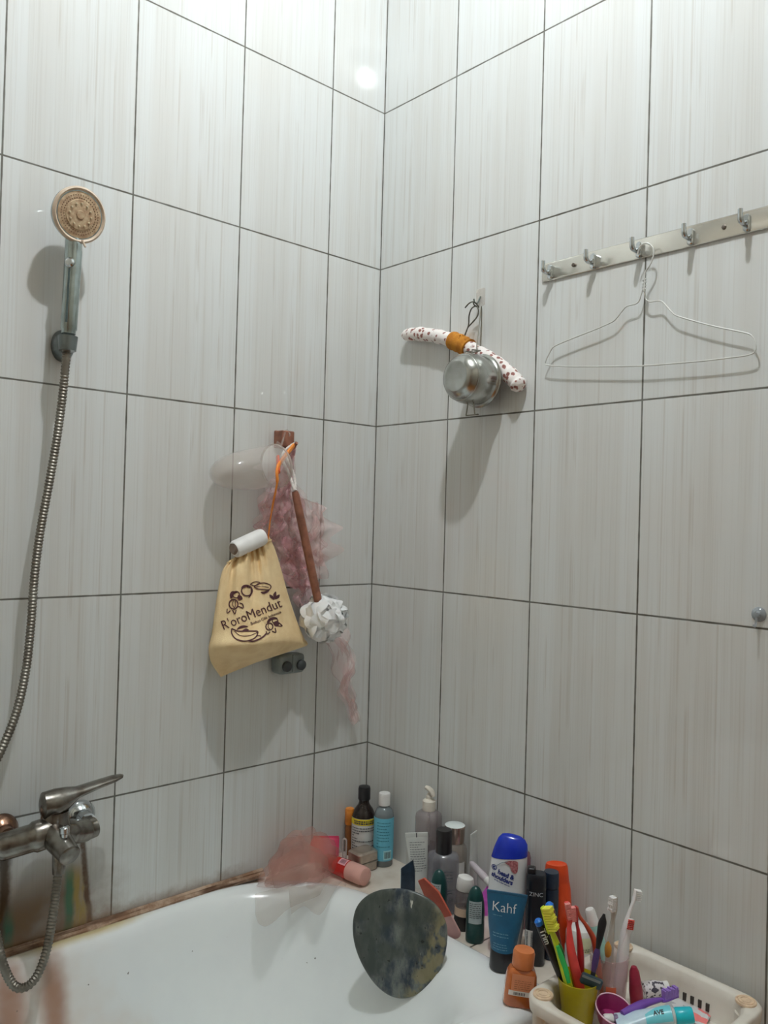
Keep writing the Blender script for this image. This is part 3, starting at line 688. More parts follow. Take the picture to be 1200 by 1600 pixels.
M_screw = mat('screw_steel', rgb(120, 112, 104), 0.35, 0.9)
for y in (-0.590, -0.899):
    build(MB().lathe([(0.0042, 0.0), (0.0038, 0.002), (0.001, 0.003)], 16, M=frame_z(V((-0.0042, y, 1.916)), (-1, 0, 0))), 'screw', M_screw, hr, world=True)

# wire coat hanger on the middle hook
hg = thing('coat_hanger', 'thin white wire coat hanger on the middle hook of the steel rail', 'hanger', RW(1006, 470, 0.02))
M_wire = mat('white_wire', rgb(214, 216, 212), 0.4, 0.2, c2=rgb(200, 202, 198), scale=60)
o_ = 0.020
top = [RW(996, 398, 0.024), RW(999, 388, 0.024), RW(1005, 381.5, 0.024), RW(1013, 380.5, 0.023), RW(1020, 388, o_), RW(1021, 399, o_), RW(1016, 413, o_), RW(1008, 426, o_), RW(1007, 440, o_), RW(1006, 455, o_)]
build(MB().tube(catmull(top, 6), 0.00155, 8), 'hook_wire', M_wire, hg, world=True)
loop = [(1006.5, 441), (1003, 456), (999, 470), (994, 475), (980, 478), (975, 482), (966, 494), (959, 502), (935, 513), (900, 526.5), (872, 538), (863, 543), (854, 560), (851, 569), (860, 571.5), (900, 573), (1005, 572), (1100, 564), (1165, 556), (1178, 552), (1181.5, 545), (1181, 536), (1176, 526), (1170, 521), (1120, 511), (1085, 502), (1055, 493), (1047, 485), (1036, 472), (1030, 469.5), (1015, 472), (1009, 468), (1007, 455), (1006.5, 441)]
lw_ = [RW(x, y, 0.013) for x, y in loop]
dense = []
for i in range(len(lw_)-1):
    for k in range(4): dense.append(lw_[i].lerp(lw_[i+1], k/4))
dense = [lw_[0]] + [(dense[i-1]+dense[i]*2+dense[i+1])/4 for i in range(1, len(dense)-1)] + [lw_[-1]]
build(MB().tube(dense, 0.00135, 8), 'shoulder_wire', M_wire, hg, world=True)
tw1 = []
for k in range(60):
    t = k/59; c = RW(1006.5+0.8*t, 455-20*t, 0.018); a = t*2*pi*4; tw1.append(c + V((cos(a)*0.0026, sin(a)*0.0026, 0)))
build(MB().tube(tw1, 0.0012, 6), 'twisted_neck', M_wire, hg, world=True)

# clear suction hook near the edge
sh2 = thing('suction_hook', 'small clear suction cup hook alone low on the right wall', 'hook', RW(1186, 960, 0.0))
sp_ = RW(1186, 960, 0.0)
M_bluec = clear('clear_suction_rubber', rgb(176, 184, 190), 0.55)
build(MB().lathe([(0.0125, 0.0008), (0.011, 0.003), (0.006, 0.006), (0.0045, 0.012), (0.001, 0.0125)], 24, M=frame_z(sp_, (-1, 0, 0))), 'suction_cup', M_bluec, sh2, world=True)
build(MB().tube(catmull([sp_ + V((-0.010, 0, 0.0)), sp_ + V((-0.011, 0, -0.012)), sp_ + V((-0.014, 0, -0.019)), sp_ + V((-0.020, 0, -0.017))], 5), 0.0019, 8), 'hook_arm', M_bluec, sh2, world=True)

# nail hook, dark wire, floral roll and steel pot
nh = thing('adhesive_hook', 'small clear adhesive hook holding the dark wire above the steel pot', 'hook', RW(750, 466, 0.0))
np_ = RW(751, 466, 0.0)
build(MB().loft([[V((x, p.x, p.y)) for p in rrect(np_.y-0.013+i, np_.y+0.013-i, np_.z-0.018+i, np_.z+0.022-i, (0.004,)*4, 0, 4, 1)] for x, i in ((-0.0003, 0.0), (-0.0012, 0.0005))]), 'sticker', clear('clear_sticker', rgb(232, 222, 210), 0.2), nh, world=True)
build(MB().tube(catmull([np_ + V((-0.001, 0, 0.004)), np_ + V((-0.006, 0, -0.006)), np_ + V((-0.012, 0, -0.014)), np_ + V((-0.020, 0, -0.013)), np_ + V((-0.023, 0, -0.006))], 5), 0.0018, 8), 'prong', M_chr_dull, nh, world=True)
M_dwire = mat('dark_wire', rgb(92, 90, 80), 0.4, 0.6, c2=rgb(72, 70, 60))
M_gwire = mat('grey_wire', rgb(150, 148, 138), 0.35, 0.8)

fr = thing('padded_headband', 'white floral padded headband with a mustard middle hanging behind the steel pot', 'headband', RW(720, 535, 0.03))
g = NG('floral_cloth')
vo = g.t.nodes.new('ShaderNodeTexVoronoi'); vo.inputs['Scale'].default_value = 88; g.t.links.new(g.pos, vo.inputs['Vector'])
vn = g.noise(g.pos, 160, 2.0); nz2 = g.noise(g.pos, 30, 2.0)
dd = g.op('ADD', vo.outputs['Distance'], g.op('MULTIPLY', g.op('SUBTRACT', vn, 0.5), 0.35))
petal = g.op('MULTIPLY', g.sstep(dd, 0.42, 0.34, 0.0, 1.0), g.sstep(nz2, 0.34, 0.44))
c = g.mix(petal, rgb(238, 232, 228), rgb(150, 100, 92)); c = g.mix(g.op('MULTIPLY', g.sstep(dd, 0.13, 0.08, 0.0, 1.0), 0.9), c, rgb(120, 76, 70))
g.bump(vn, 0.3, 0.002); M_floral = g.done(c, 0.85)
fp = [RW(630, 524, .0175), RW(655, 522, .0175), RW(685, 526, .0175), RW(712, 534, .0175), RW(738, 547, .0175), RW(764, 561, .0175), RW(788, 578, .0175), RW(806, 596, .0175), RW(814, 608, .0175)]
fpp = catmull(fp, 10); nfp = len(fpp)
def rolr(i):
    t = i/(nfp-1); e = min(t, 1-t)*16; r = 0.0165*min(1, max(0.45, sqrt(max(0.02, 1-(1-min(e, 1))**2))))*(0.95+0.10*t)
    return r*(1+0.05*sin(i*1.3)+0.04*sin(i*0.7))
build(MB().tube(fpp, [rolr(i) for i in range(nfp)], 22), 'padded_roll', M_floral, fr, world=True)
i0, i1 = int(nfp*0.355), int(nfp*0.475)
M_must = mat('mustard_cloth', rgb(190, 128, 40, 1.15), 0.95, c2=rgb(168, 106, 30, 1.15), scale=60, bump=0.5, bscale=400)
build(MB().tube(fpp[i0:i1+1], [0.0205+0.0012*sin(k*2.1) for k in range(i1-i0+1)], 24), 'mustard_band', M_must, fr, world=True)
kn = fpp[(i0+i1)//2+2] + V((-0.006, 0, 0.014))
puff(kn, 0.010, M_must, 'band_knot', fr, 8, 3)
lpw = [RW(726, 524, .034), RW(732, 508, .034), RW(733, 493, .036), RW(737, 482, .038), RW(744, 478.5, .024), RW(747.5, 484, .022), RW(746, 494, .024), RW(738, 504, .032), RW(731, 512, .036), RW(726.5, 524, .038)]
build(MB().tube(catmull(lpw, 6), 0.0015, 6), 'hanging_loop', M_dwire, fr, world=True)
sw = thing('wire_hook', 'short dark bent wire hooked over the clear hook above the floral headband', 'wire', RW(740, 475, 0.02))
build(MB().tube(catmull([RW(726.5, 481, .040), RW(733, 474, .036), RW(739.5, 471.5, .030), RW(744.5, 475, .024), RW(748, 480, .020), RW(745, 479, .022), RW(741, 476.5, .030), RW(739.5, 472.5, .033)], 6), 0.0016, 6), 'bent_wire', M_dwire, sw, world=True)

pot = thing('steel_pot', 'small round stainless steel pot hung mouth to the wall', 'pot', RW(725, 597, 0.05))
pc0 = RW(748, 595, 0.042)
MP = frame_z(V((-0.014, pc0.y, pc0.z)), (-1, 0.0, 0.0))
M_pot = mat('worn_steel', rgb(186, 188, 184), 0.24, 1.0, c2=rgb(160, 160, 154), scale=25, bump=0.05)
g2 = rgb(1, 1, 1)
prof = [(0.0505, 0.022), (0.0580, 0.0215), (0.0585, 0.0240), (0.0530, 0.0265), (0.0515, 0.030), (0.0525, 0.042), (0.0540, 0.056), (0.0535, 0.070), (0.0495, 0.085), (0.0420, 0.096), (0.0330, 0.1015), (0.0300, 0.1025)]
pb = build(MB().lathe(prof + [(0.0285, 0.1020), (0.001, 0.1015)], 56, M=MP, cap0=False), 'pot_body', M_pot, pot, world=True, angle=60)
build(MB().lathe([(0.0500, 0.023), (0.0500, 0.085), (0.035, 0.098), (0.001, 0.099)], 40, M=MP, cap0=False), 'inside', M_pot, pot, world=True)
pzc = V((-0.014, pc0.y, pc0.z))
def pot_pt(x, a, r): return pzc + V((-x, r*sin(a), r*cos(a)))
# wire clips top and bottom, long wire up to the hook
build(MB().tube([pot_pt(.060, .20, .053), pot_pt(.060, .20, .062), pot_pt(.034, .20, .064), pot_pt(.034, -.12, .064), pot_pt(.060, -.12, .062), pot_pt(.060, -.12, .053)], 0.0016, 8), 'top_clip', M_gwire, pot, world=True)
build(MB().tube([pot_pt(.052, pi-.16, .053), pot_pt(.052, pi-.16, .078), pot_pt(.046, pi-.22, .078), pot_pt(.046, pi+.22, .078), pot_pt(.052, pi+.16, .078), pot_pt(.052, pi+.16, .053)], 0.0015, 8), 'bottom_clip', M_gwire, pot, world=True)
hw = [pot_pt(.036, .02, .0635), RW(745, 540, .046), RW(748, 515, .034), RW(750.5, 490, .024), RW(751.5, 479, .020), RW(752.5, 485, .016), RW(752, 510, .012), RW(751, 545, .010)]
build(MB().tube(catmull(hw, 6), 0.0014, 6), 'hanging_wire', M_gwire, pot, world=True)

# ================================================================== toiletries on the ledge and the rim
AW = -TC
ZL, ZR = 0.5705, 0.5862
def place(px, py, rad, h=ZL):
    p = DK(px, py, h); return V((p.x + AW.x*rad, p.y + AW.y*rad, h))
def on_x(px, x, h=ZL):                     # where the sight line through px meets the plane x on the ledge
    lo, hi = 1330.0, 1590.0
    for _ in range(40):
        m = (lo+hi)/2
        if DK(px, m, h).x > x: lo = m
        else: hi = m
    p = DK(px, (lo+hi)/2, h); return V((p.x, p.y, h))
def dep(p): return (p-CAM).dot(FW)
def up_to(p, px, py): return PD(px, py, dep(p)).z - p.z
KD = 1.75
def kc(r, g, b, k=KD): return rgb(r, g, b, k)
M_blackp = mat('black_plastic', kc(26, 25, 28), 0.3, c2=kc(20, 19, 22))
M_whitecap = mat('white_cap_plastic', rgb(236, 236, 234), 0.35, c2=rgb(226, 226, 224))
M_print = mat('dark_print', kc(52, 54, 58), 0.7)
M_wprint = mat('white_print', rgb(226, 230, 232), 0.6)
M_paper = mat('label_paper', kc(190, 190, 188, 1.5), 0.6, c2=kc(182, 182, 178, 1.5))

# dark medicine bottle
P = place(566, 1348, 0.0285)
t = thing('antiseptic_bottle', 'dark bottle with black cap and yellow banded label in the corner', 'bottle', P, (0, 0, facing(P)))
r_ = 0.0285
build(MB().lathe([(0.0265, 0), (r_, 0.003), (r_, 0.100), (0.0275, 0.107), (0.022, 0.120), (0.0145, 0.130), (0.0125, 0.136), (0.0125, 0.150)], 44), 'bottle_body', mat('dark_brown_glass', kc(34, 26, 24), 0.12, c2=kc(26, 20, 18)), t)
build(MB().lathe([(0.0148, 0.143), (0.0150, 0.146)] + [(0.0150-0.0002*(k % 2), 0.146+0.022*k/10) for k in range(11)] + [(0.0135, 0.1735), (0.001, 0.1745)], 40), 'cap', M_blackp, t)
f = wrap_fn(r_, z0=0)
lab = build(patch(f, -0.040, 0.040, 0.012, 0.103, 24), 'label', M_paper, t, label='white label with a yellow top band')
f2 = wrap_fn(r_, z0=0, eps=0.0011)
build(patch(f2, -0.040, 0.040, 0.088, 0.1025, 24), 'yellow_band', mat('yellow_band', kc(196, 172, 30), 0.6), lab)
f3 = wrap_fn(r_, z0=0, eps=0.0016)
build(text_lines(f3, -0.030, 0.034, 0.016, 0.084, 11, 0.0022, 5), 'print_lines', M_print, lab, smooth=False)
build(text_lines(f3, -0.024, 0.030, 0.090, 0.100, 2, 0.0034, 8), 'band_print', M_print, lab, smooth=False)

# blue labelled bottle with white cap
P = place(598, 1356, 0.0235)
t = thing('toner_bottle', 'slim bottle with sky blue label and white cap beside the dark bottle', 'bottle', P, (0, 0, facing(P)))
r_ = 0.0235
build(MB().lathe([(0.0215, 0), (r_, 0.003), (r_, 0.114), (0.0225, 0.122), (0.018, 0.132), (0.0105, 0.138), (0.0105, 0.146)], 40), 'bottle_body', clear('smoky_clear', kc(128, 138, 142, 1.2), 0.80), t)
build(MB().lathe([(r_*0.93, 0.002), (r_*0.94, 0.012)], 36), 'liquid', mat('brown_liquid', kc(92, 62, 56), 0.3), t)
build(MB().lathe([(0.0136, 0.141), (0.0140, 0.143)] + [(0.0140-0.0002*(k % 2), 0.144+0.023*k/10) for k in range(11)] + [(0.0128, 0.1695), (0.001, 0.1705)], 36), 'cap', M_whitecap, t)
f = wrap_fn(r_)
lab = build(patch(f, -0.036, 0.036, 0.015, 0.115, 24), 'label', mat('sky_blue_label', kc(96, 170, 190, 1.45), 0.5, c2=kc(90, 164, 186, 1.45)), t)
f2 = wrap_fn(r_, eps=0.0012)
build(text_lines(f2, -0.016, 0.016, 0.045, 0.108, 9, 0.0016, 9), 'print_lines', mat('blue_print', kc(52, 110, 132, 1.3), 0.6), lab, smooth=False)
build(patch(f2, 0.001, 0.021, 0.018, 0.040, 8), 'barcode_panel', mat('pale_panel', kc(150, 196, 206, 1.5), 0.6), lab)
build(barcode(wrap_fn(r_, eps=0.0018), 0.003, 0.019, 0.022, 0.037), 'barcode', M_print, lab, smooth=False)

# tin
c = DK(561, 1368, ZL); th = facing(c, radians_ := math.radians(40))
Rz = Matrix.Rotation(th, 3, 'Z')
P = c + Rz @ V((0.030, 0.0235, 0)); P.z = ZL
t = thing('soap_tin', 'small silver lidded tin box in front of the dark bottle', 'tin', P, (0, 0, th))
M_tin = mat('brushed_tin', kc(172, 160, 148, 1.4), 0.3, 0.75, c2=kc(150, 138, 128, 1.4), scale=40)
def rr_box(w, d, z0, z1, r, e=0.002): return MB().loft([rrect(-w/2+i, w/2-i, -d/2+i, d/2-i, (r,)*4, z, 6, 2) for z, i in ((z0, e), (z0+e, 0), (z1-e, 0), (z1, e))])
build(rr_box(0.058, 0.045, 0.0, 0.0215, 0.008), 'tin_base', M_tin, t)
build(rr_box(0.060, 0.047, 0.0200, 0.046, 0.009, 0.004), 'lid', M_tin, t)
build(MB().tube(rrect(-0.0305, 0.0305, -0.024, 0.024, (0.009,)*4, 0.0205, 6, 2), 0.0011, 6, closed=True), 'lid_rim', M_tin, t)

# amber bottle behind
P = V((-0.068, -0.0185, ZL))
t = thing('amber_bottle', 'narrow amber bottle with orange cap half hidden left of the dark bottle', 'bottle', P, (0, 0, facing(P)))
hh = 0.112
build(MB().lathe([(0.0095, 0), (0.0105, 0.002), (0.0105, 0.066), (0.008, 0.074)], 28), 'bottle_body', clear('amber_glass', kc(150, 96, 56, 1.3), 0.75), t)
build(MB().lathe([(0.0105, 0.073), (0.0118, 0.076), (0.0112, 0.092), (0.0118, 0.108), (0.010, hh), (0.001, hh+0.001)], 28), 'cap', mat('amber_orange', kc(190, 120, 46), 0.35, c2=kc(164, 96, 34)), t)

# little white loop
P = V((-0.106, -0.047, ZL)); th = facing(P)
t = thing('plastic_loop', 'tiny upright white plastic loop between the silver tin and the wall', 'loop', P, (0, 0, th))
lp = [V((-0.004, 0, 0.002)), V((-0.0042, 0, 0.045)), V((-0.003, 0, 0.0525)), V((0, 0, 0.055)), V((0.003, 0, 0.0525)), V((0.0042, 0, 0.045)), V((0.004, 0, 0.002))]
M_milky = clear('milky_plastic', kc(190, 180, 176, 1.4), 0.8)
build(MB().tube(catmull(lp, 5), 0.0022, 8), 'loop_strip', M_milky, t); build(MB().box((0, 0, 0.012), (0.009, 0.003, 0.024)), 'tab', M_milky, t, bevel=0.001)

# red packet and red tube beside the pink puff
def pillow(w, h, th, nu=20, nv=16, pinch=0.08):
    def s(sgn):
        def fn(u, v):
            e = (sin(pi*u)**0.5)*(sin(pi*v)**0.5)
            return V((w*(u-0.5), sgn*th/2*e + 0.0015*sin(9*u+5*v), h*v))
        return fn
    m = MB().grid(s(1), nu, nv); m.grid(s(-1), nu, nv); return m
P = V((-0.150, -0.022, ZL)); th = facing(P)
t = thing('red_packet', 'red and magenta packet standing against the wall behind the red tube', 'packet', P, (math.radians(-8), 0, th))
g = NG('red_magenta_foil'); c = g.mix(g.sstep(g.op('ADD', g.x, g.op('MULTIPLY', g.noise(g.pos, 30.0), 0.01)), -0.012, 0.020), kc(176, 46, 34), kc(168, 52, 84)); M_redfoil = g.done(c, 0.35)
build(pillow(0.074, 0.058, 0.010), 'pouch', M_redfoil, t, angle=60)
build(MB().box((0, 0.0, 0.0595), (0.072, 0.0012, 0.005)), 'seal_strip', M_redfoil, t)
q0, q1 = DK(508, 1346, ZL+0.0215), DK(573, 1372, ZL+0.0215); q1 = q1 + AW*0.004; q0 = q0 + AW*0.004
t = thing('red_lotion_tube', 'red translucent tube with pale pink end and barcode lying on the ledge', 'tube', V((q0.x, q0.y, ZL)))
M_redt = clear('red_translucent', kc(160, 38, 34), 0.94); M_pinkt = clear('pale_pink_translucent', kc(204, 158, 148, 1.5), 0.82)
ln_ = (q1-q0).length
build(MB().tube([q0, q0.lerp(q1, 0.03), q0.lerp(q1, 0.3), q0.lerp(q1, 0.60)], [0.012, 0.017, 0.020, 0.0212], 28), 'tube_body', M_redt, t, world=True, label='red translucent tube body')
build(MB().tube([q0.lerp(q1, 0.595), q0.lerp(q1, 0.62), q0.lerp(q1, 0.90), q0.lerp(q1, 0.97), q1], [0.0208, 0.0213, 0.0213, 0.0195, 0.013], 28), 'end_cap', M_pinkt, t, world=True, label='pale pink cap end')
ax_ = (q1-q0).normalized(); nn_ = (TC*0.62 + V((0, 0, 0.78))); nn_ = (nn_-ax_*nn_.dot(ax_)).normalized(); bb_ = ax_.cross(nn_)
def on_tube(u, v, e=0.0007): 
    a = v/0.0213; return q0 + ax_*u + (nn_*cos(a)+bb_*sin(a))*(0.0216+e)
build(MB().grid(lambda a, b: on_tube(ln_*0.42 + 0.022*a, -0.011+0.017*b), 6, 8), 'sticker', mat('pink_sticker', kc(206, 150, 156, 1.4), 0.5), t, world=True)
rb_ = MB(); rnd = random.Random(4); uu = ln_*0.42 + 0.004
while uu < ln_*0.42 + 0.019:
    w_ = rnd.choice((0.0006, 0.001)); rb_.grid(lambda a, b: on_tube(uu+w_*a, -0.008+0.011*b, 0.0013), 1, 6); uu += w_+0.0008
build(rb_, 'barcode', mat('barcode_grey', kc(120, 80, 96, 1.3), 0.6), t, world=True, smooth=False)

# pump bottle
P = on_x(667, -0.037); hh = up_to(P, 666, 1229)
t = thing('pump_bottle', 'clear grey pump bottle with white pump against the wall', 'bottle', P, (0, 0, facing(P)))
zb = up_to(P, 667, 1270)
r_ = 0.0305
build(MB().lathe([(0.028, 0), (r_, 0.003), (r_, zb-0.008), (0.0285, zb-0.002), (0.022, zb+0.003), (0.0135, zb+0.006), (0.0135, zb+0.012)], 44), 'bottle_body', clear('grey_clear', kc(140, 130, 132, 1.35), 0.52), t)
build(MB().lathe([(0.0285, 0.004), (0.0285, zb*0.55)], 36), 'soap', clear('mauve_soap', kc(128, 116, 122, 1.3), 0.6), t)
zc = zb + 0.006
M_pump = mat('ivory_pump', rgb(226, 220, 208), 0.35, c2=rgb(214, 208, 196))
col_ = build(MB().lathe([(0.0145, zc), (0.0150, zc+0.002)] + [(0.0150-0.0003*(k % 2), zc+0.003+0.018*k/8) for k in range(9)] + [(0.012, zc+0.024), (0.008, zc+0.026)], 36), 'pump_collar', M_pump, t)
zt = zc + 0.026
build(MB().lathe([(0.0075, zt-0.002), (0.0070, zt+0.006), (0.005, zt+0.008), (0.005, hh-0.016)], 24), 'pump_stem', M_pump, t)
hp_ = [V((-0.010, 0.002, hh-0.003)), V((-0.003, 0, hh-0.004)), V((0.006, -0.004, hh-0.011)), V((0.010, -0.008, hh-0.020))]
build(MB().tube(catmull(hp_, 5), [0.0035]+[0.0060]*4+[0.0072]*5+[0.0064]*4+[0.0050]*2, 16, flat=(0.7, 1.2)), 'pump_head', M_pump, t)
build(MB().tube([V((0, 0, zb)), V((0.001, 0, 0.01))], 0.0028, 8), 'dip_tube', M_milky, t)

def squeeze_tube(t, w, h, r, caph, m, mc, capr=None, crimp=0.010, mcr=None):
    """a tube standing on its cap, flat seam at the top"""
    rings = []; N = 14
    for i in range(N+1):
        k = i/N; z = caph + (h-crimp-caph)*k; s = k**0.9
        a = r + (w/2-r)*s; b = r*(1-s) + 0.0016*s
        rings.append([V((a*cos(2*pi*j/36), b*sin(2*pi*j/36), z)) for j in range(36)])
    body = build(MB().loft(rings), 'tube_body', m, t)
    build(MB().box((0, 0, h-crimp/2), (w*1.005, 0.0026, crimp)), 'crimped_end', mcr or m, t, bevel=0.0006)
    cr = capr or r*0.95
    build(MB().lathe([(cr*0.96, 0), (cr, 0.002), (cr, caph-0.001), (cr*0.97, caph)], 32), 'cap', mc, t)
    def surf(u, z, eps=0.0006):
        k = min(max((z-caph)/(h-crimp-caph), 0), 1); s = k**0.9
        a = r + (w/2-r)*s; b = r*(1-s) + 0.0016*s
        x = min(max(u/a, -0.98), 0.98); return V((u, -(b*sqrt(1-x*x)+eps), z))
    return surf
# white squeeze tube
P = place(657, 1404, 0.016); hh = up_to(P, 650, 1301)
t = thing('white_squeeze_tube', 'white squeeze tube standing on its cap behind the dark stone', 'tube', P, (0, math.radians(-5), facing(P)))
M_wtube = mat('pale_tube', kc(186, 188, 184, 1.45), 0.4, c2=kc(176, 180, 178, 1.45))
sf_ = squeeze_tube(t, 0.050, hh, 0.016, 0.020, M_wtube, M_whitecap)
build(text_lines(lambda u, v: sf_(u, v), -0.016, 0.017, 0.055, hh-0.018, 13, 0.0016, 2), 'print_lines', mat('grey_print', kc(120, 124, 126, 1.3), 0.6), t, smooth=False)
build(MB().box((0.0, -0.0016, hh-0.005), (0.0022, 0.0006, 0.010)), 'register_mark', M_print, t)

# clear bottle, black cap
P = place(692, 1430, 0.024); hh = up_to(P, 692, 1296)
t = thing('black_cap_bottle', 'large clear square bottle with black cap behind the green roll-ons', 'bottle', P, (0, 0, facing(P)))
zs = up_to(P, 692, 1338)
M_clr2 = clear('clear_grey_bottle', kc(132, 134, 142, 1.35), 0.50)
build(MB().lathe([(0.030, 0), (0.0335, 0.003), (0.0335, zs-0.006), (0.0325, zs+0.001), (0.028, zs+0.006), (0.0165, zs+0.010), (0.0150, zs+0.014)], 52, 1, 0.72, 3.2), 'bottle_body', M_clr2, t)
build(MB().lathe([(0.0305, 0.003), (0.0305, zs*0.30)], 44, 1, 0.70, 3.2), 'liquid', clear('pale_liquid', kc(120, 112, 118, 1.3), 0.55), t)
build(MB().lathe([(0.0172, zs+0.008), (0.0176, zs+0.010), (0.0170, hh-0.003), (0.0155, hh), (0.001, hh)], 36), 'cap', M_blackp, t)
f = wrap_fn(0.0335, 1, 0.72, n=3.2)
build(text_lines(f, -0.018, 0.020, 0.030, zs-0.020, 10, 0.0015, 6), 'print_lines', mat('faint_print', kc(100, 104, 114, 1.25), 0.6), t, smooth=False)

# bottle with silver cap behind
P = on_x(708, -0.036); hh = up_to(P, 702, 1289)
t = thing('silver_cap_bottle', 'clear bottle with wide shiny silver cap against the wall', 'bottle', P, (0, 0, facing(P)))
build(MB().lathe([(0.026, 0), (0.028, 0.003), (0.028, hh-0.055), (0.026, hh-0.045), (0.020, hh-0.038), (0.020, hh-0.030)], 40), 'bottle_body', clear('warm_clear', kc(168, 158, 148, 1.35), 0.45), t)
M_scap = mat('rosy_silver', kc(178, 158, 148, 1.4), 0.22, 0.8)
cpb = build(MB().lathe([(0.0205, hh-0.036), (0.0212, hh-0.034), (0.0225, hh-0.002), (0.0222, hh)], 40), 'cap', M_scap, t)
build(MB().lathe([(0.0222, hh), (0.0205, hh+0.0012), (0.001, hh+0.0012)], 40), 'cap_disc', mat('pale_blue_disc', kc(196, 212, 226, 1.5), 0.25), cpb)
build(patch(wrap_fn(0.028, a0=0.55), -0.008, 0.010, 0.04, 0.085, 8), 'label', M_paper, t)

# white tube seen edge on
P = on_x(736, -0.022); hh = up_to(P, 729, 1302)
t = thing('edge_on_tube', 'white flattened tube seen edge on right of the silver capped bottle', 'tube', P, (0, math.radians(4), facing(P, math.radians(70))))
squeeze_tube(t, 0.046, hh, 0.013, 0.020, M_wtube, M_whitecap)

# two dark green roll-ons
M_green = mat('dark_green_plastic', kc(18, 58, 56, 1.6), 0.28, c2=kc(14, 50, 50, 1.6)); M_glab = mat('pale_grey_label', kc(158, 168, 168, 1.4), 0.5, c2=kc(140, 152, 154, 1.4), scale=60)
def rollon(px, py, top, label, lab_a, ry=0.0, ex=0.0):
    P = place(px, py, 0.0175); hh = up_to(P, px, top)
    t = thing('roll_on_deodorant', label, 'deodorant', P, (0, ry, facing(P, ex)), 'dark green roll-on deodorants')
    def rf(z):
        k = z/hh
        if k < 0.48: return 0.0178 + 0.0006*sin(pi*k/0.48)
        return 0.0182*sqrt(max(0.0, 1-((k-0.40)/0.60)**2.6))
    build(MB().lathe([(0.0165, 0), (0.0178, 0.002)] + [(rf(hh*0.44*k/8), hh*0.44*k/8) for k in range(1, 9)], 40, 1, 0.86), 'bottle_body', M_green, t)
    build(MB().lathe([(rf(hh*0.44)+0.0003, hh*0.44+0.0005)] + [(max(0.0008, rf(hh*(0.45+0.55*k/16))+0.0003), hh*(0.45+0.55*k/16)) for k in range(17)], 40, 1, 0.86), 'domed_cap', M_green, t)
    f = wrap_fn(lambda z: rf(z)+0.0004, 1, 0.86, a0=lab_a)
    lb = build(patch(f, -0.0135, 0.0135, hh*0.37, hh*0.76, 14, 10), 'label', M_glab, t)
    f2 = wrap_fn(lambda z: rf(z)+0.0004, 1, 0.86, eps=0.0012, a0=lab_a)
    build(text_lines(f2, -0.011, 0.011, hh*0.46, hh*0.74, 8, 0.0012, 3), 'print_lines', M_print, lb, smooth=False)
    return t
rollon(685, 1447, 1358, 'dark green roll-on deodorant behind the brick red paddle', -0.55, 0, 0)
rollon(743, 1477, 1384, 'dark green roll-on deodorant standing at the ledge edge, its pale label in full view', 0.0, 0, 0)

# clear roll-on with white cap
P = place(723, 1457, 0.0175); hh = up_to(P, 723, 1368)
t = thing('clear_roll_on', 'clear roll-on bottle with white cap and black base between the green ones', 'deodorant', P, (0, math.radians(3), facing(P)))
r_ = 0.0178
build(MB().lathe([(0.0165, 0), (r_, 0.002), (r_, hh*0.27)], 36, 1, 0.9), 'base', M_blackp, t)
build(MB().lathe([(r_, hh*0.27), (r_, hh*0.42)], 36, 1, 0.9), 'cream_band', mat('cream_band', kc(190, 168, 146, 1.4), 0.4), t)
build(MB().lathe([(r_-0.0006, hh*0.42), (r_-0.0006, hh*0.74), (0.014, hh*0.78)], 36, 1, 0.9), 'clear_body', clear('dark_clear', kc(112, 106, 108, 1.2), 0.62), t)
cap_ = MB()
cr_ = []
for k, (r, z) in enumerate([(r_*0.98, hh*0.74), (r_*1.02, hh*0.75), (r_*0.98, hh*0.90), (r_*0.86, hh*0.97), (r_*0.55, hh*1.0), (0.001, hh)]):
    cr_.append([V((r*cos(2*pi*j/36), 0.9*r*sin(2*pi*j/36), z - (0.10*r*cos(2*pi*j/36) if k >= 2 else 0))) for j in range(36)])
build(cap_.loft(cr_), 'cap', M_whitecap, t)

# brick red paddle leaning behind the stone
Bt, Tp = PD(714, 1466, dep(DK(714, 1468, ZL))-0.008), PD(662, 1372, dep(DK(714, 1468, ZL))+0.002)
axp = (Tp-Bt).normalized(); wv = axp.cross(TC).normalized(); wv = Matrix.Rotation(math.radians(-35), 3, axp) @ wv; nv_ = wv.cross(axp)
t = thing('foot_paddle', 'brick red paddle with dusty pink rounded end leaning behind the stone', 'paddle', Bt)
LP = (Tp-Bt).length
def slab(o0, sh, z0=0, th=0.004): 
    return MB().loft([[o0 + wv*x + axp*y + nv_*s for x, y in sh] for s in (-th/2, th/2)])
end_ = [(0.0, 0.0)] + [(0.016*sin(a), LP*0.10-LP*0.10*cos(a)) for a in [pi*k/16 for k in range(1, 9)]] + [(0.017, LP*0.36), (-0.019, LP*0.36)] + [(-0.016*sin(a), LP*0.10-LP*0.10*cos(a)) for a in [pi*k/16 for k in range(8, 0, -1)]]
build(slab(Bt, end_), 'rounded_end', mat('dusty_pink', kc(176, 140, 136, 1.5), 0.6, c2=kc(166, 128, 124, 1.5)), t, world=True, bevel=0.0008)
bld = [(0.0172, LP*0.355), (0.018, LP*0.74), (0.002, LP*1.0), (-0.016, LP*0.985), (-0.021, LP*0.70), (-0.0192, LP*0.355)]
build(slab(Bt, bld, th=0.0046), 'blade', mat('brick_red', kc(168, 78, 58, 1.5), 0.55, c2=kc(154, 68, 52, 1.5)), t, world=True, bevel=0.0008)

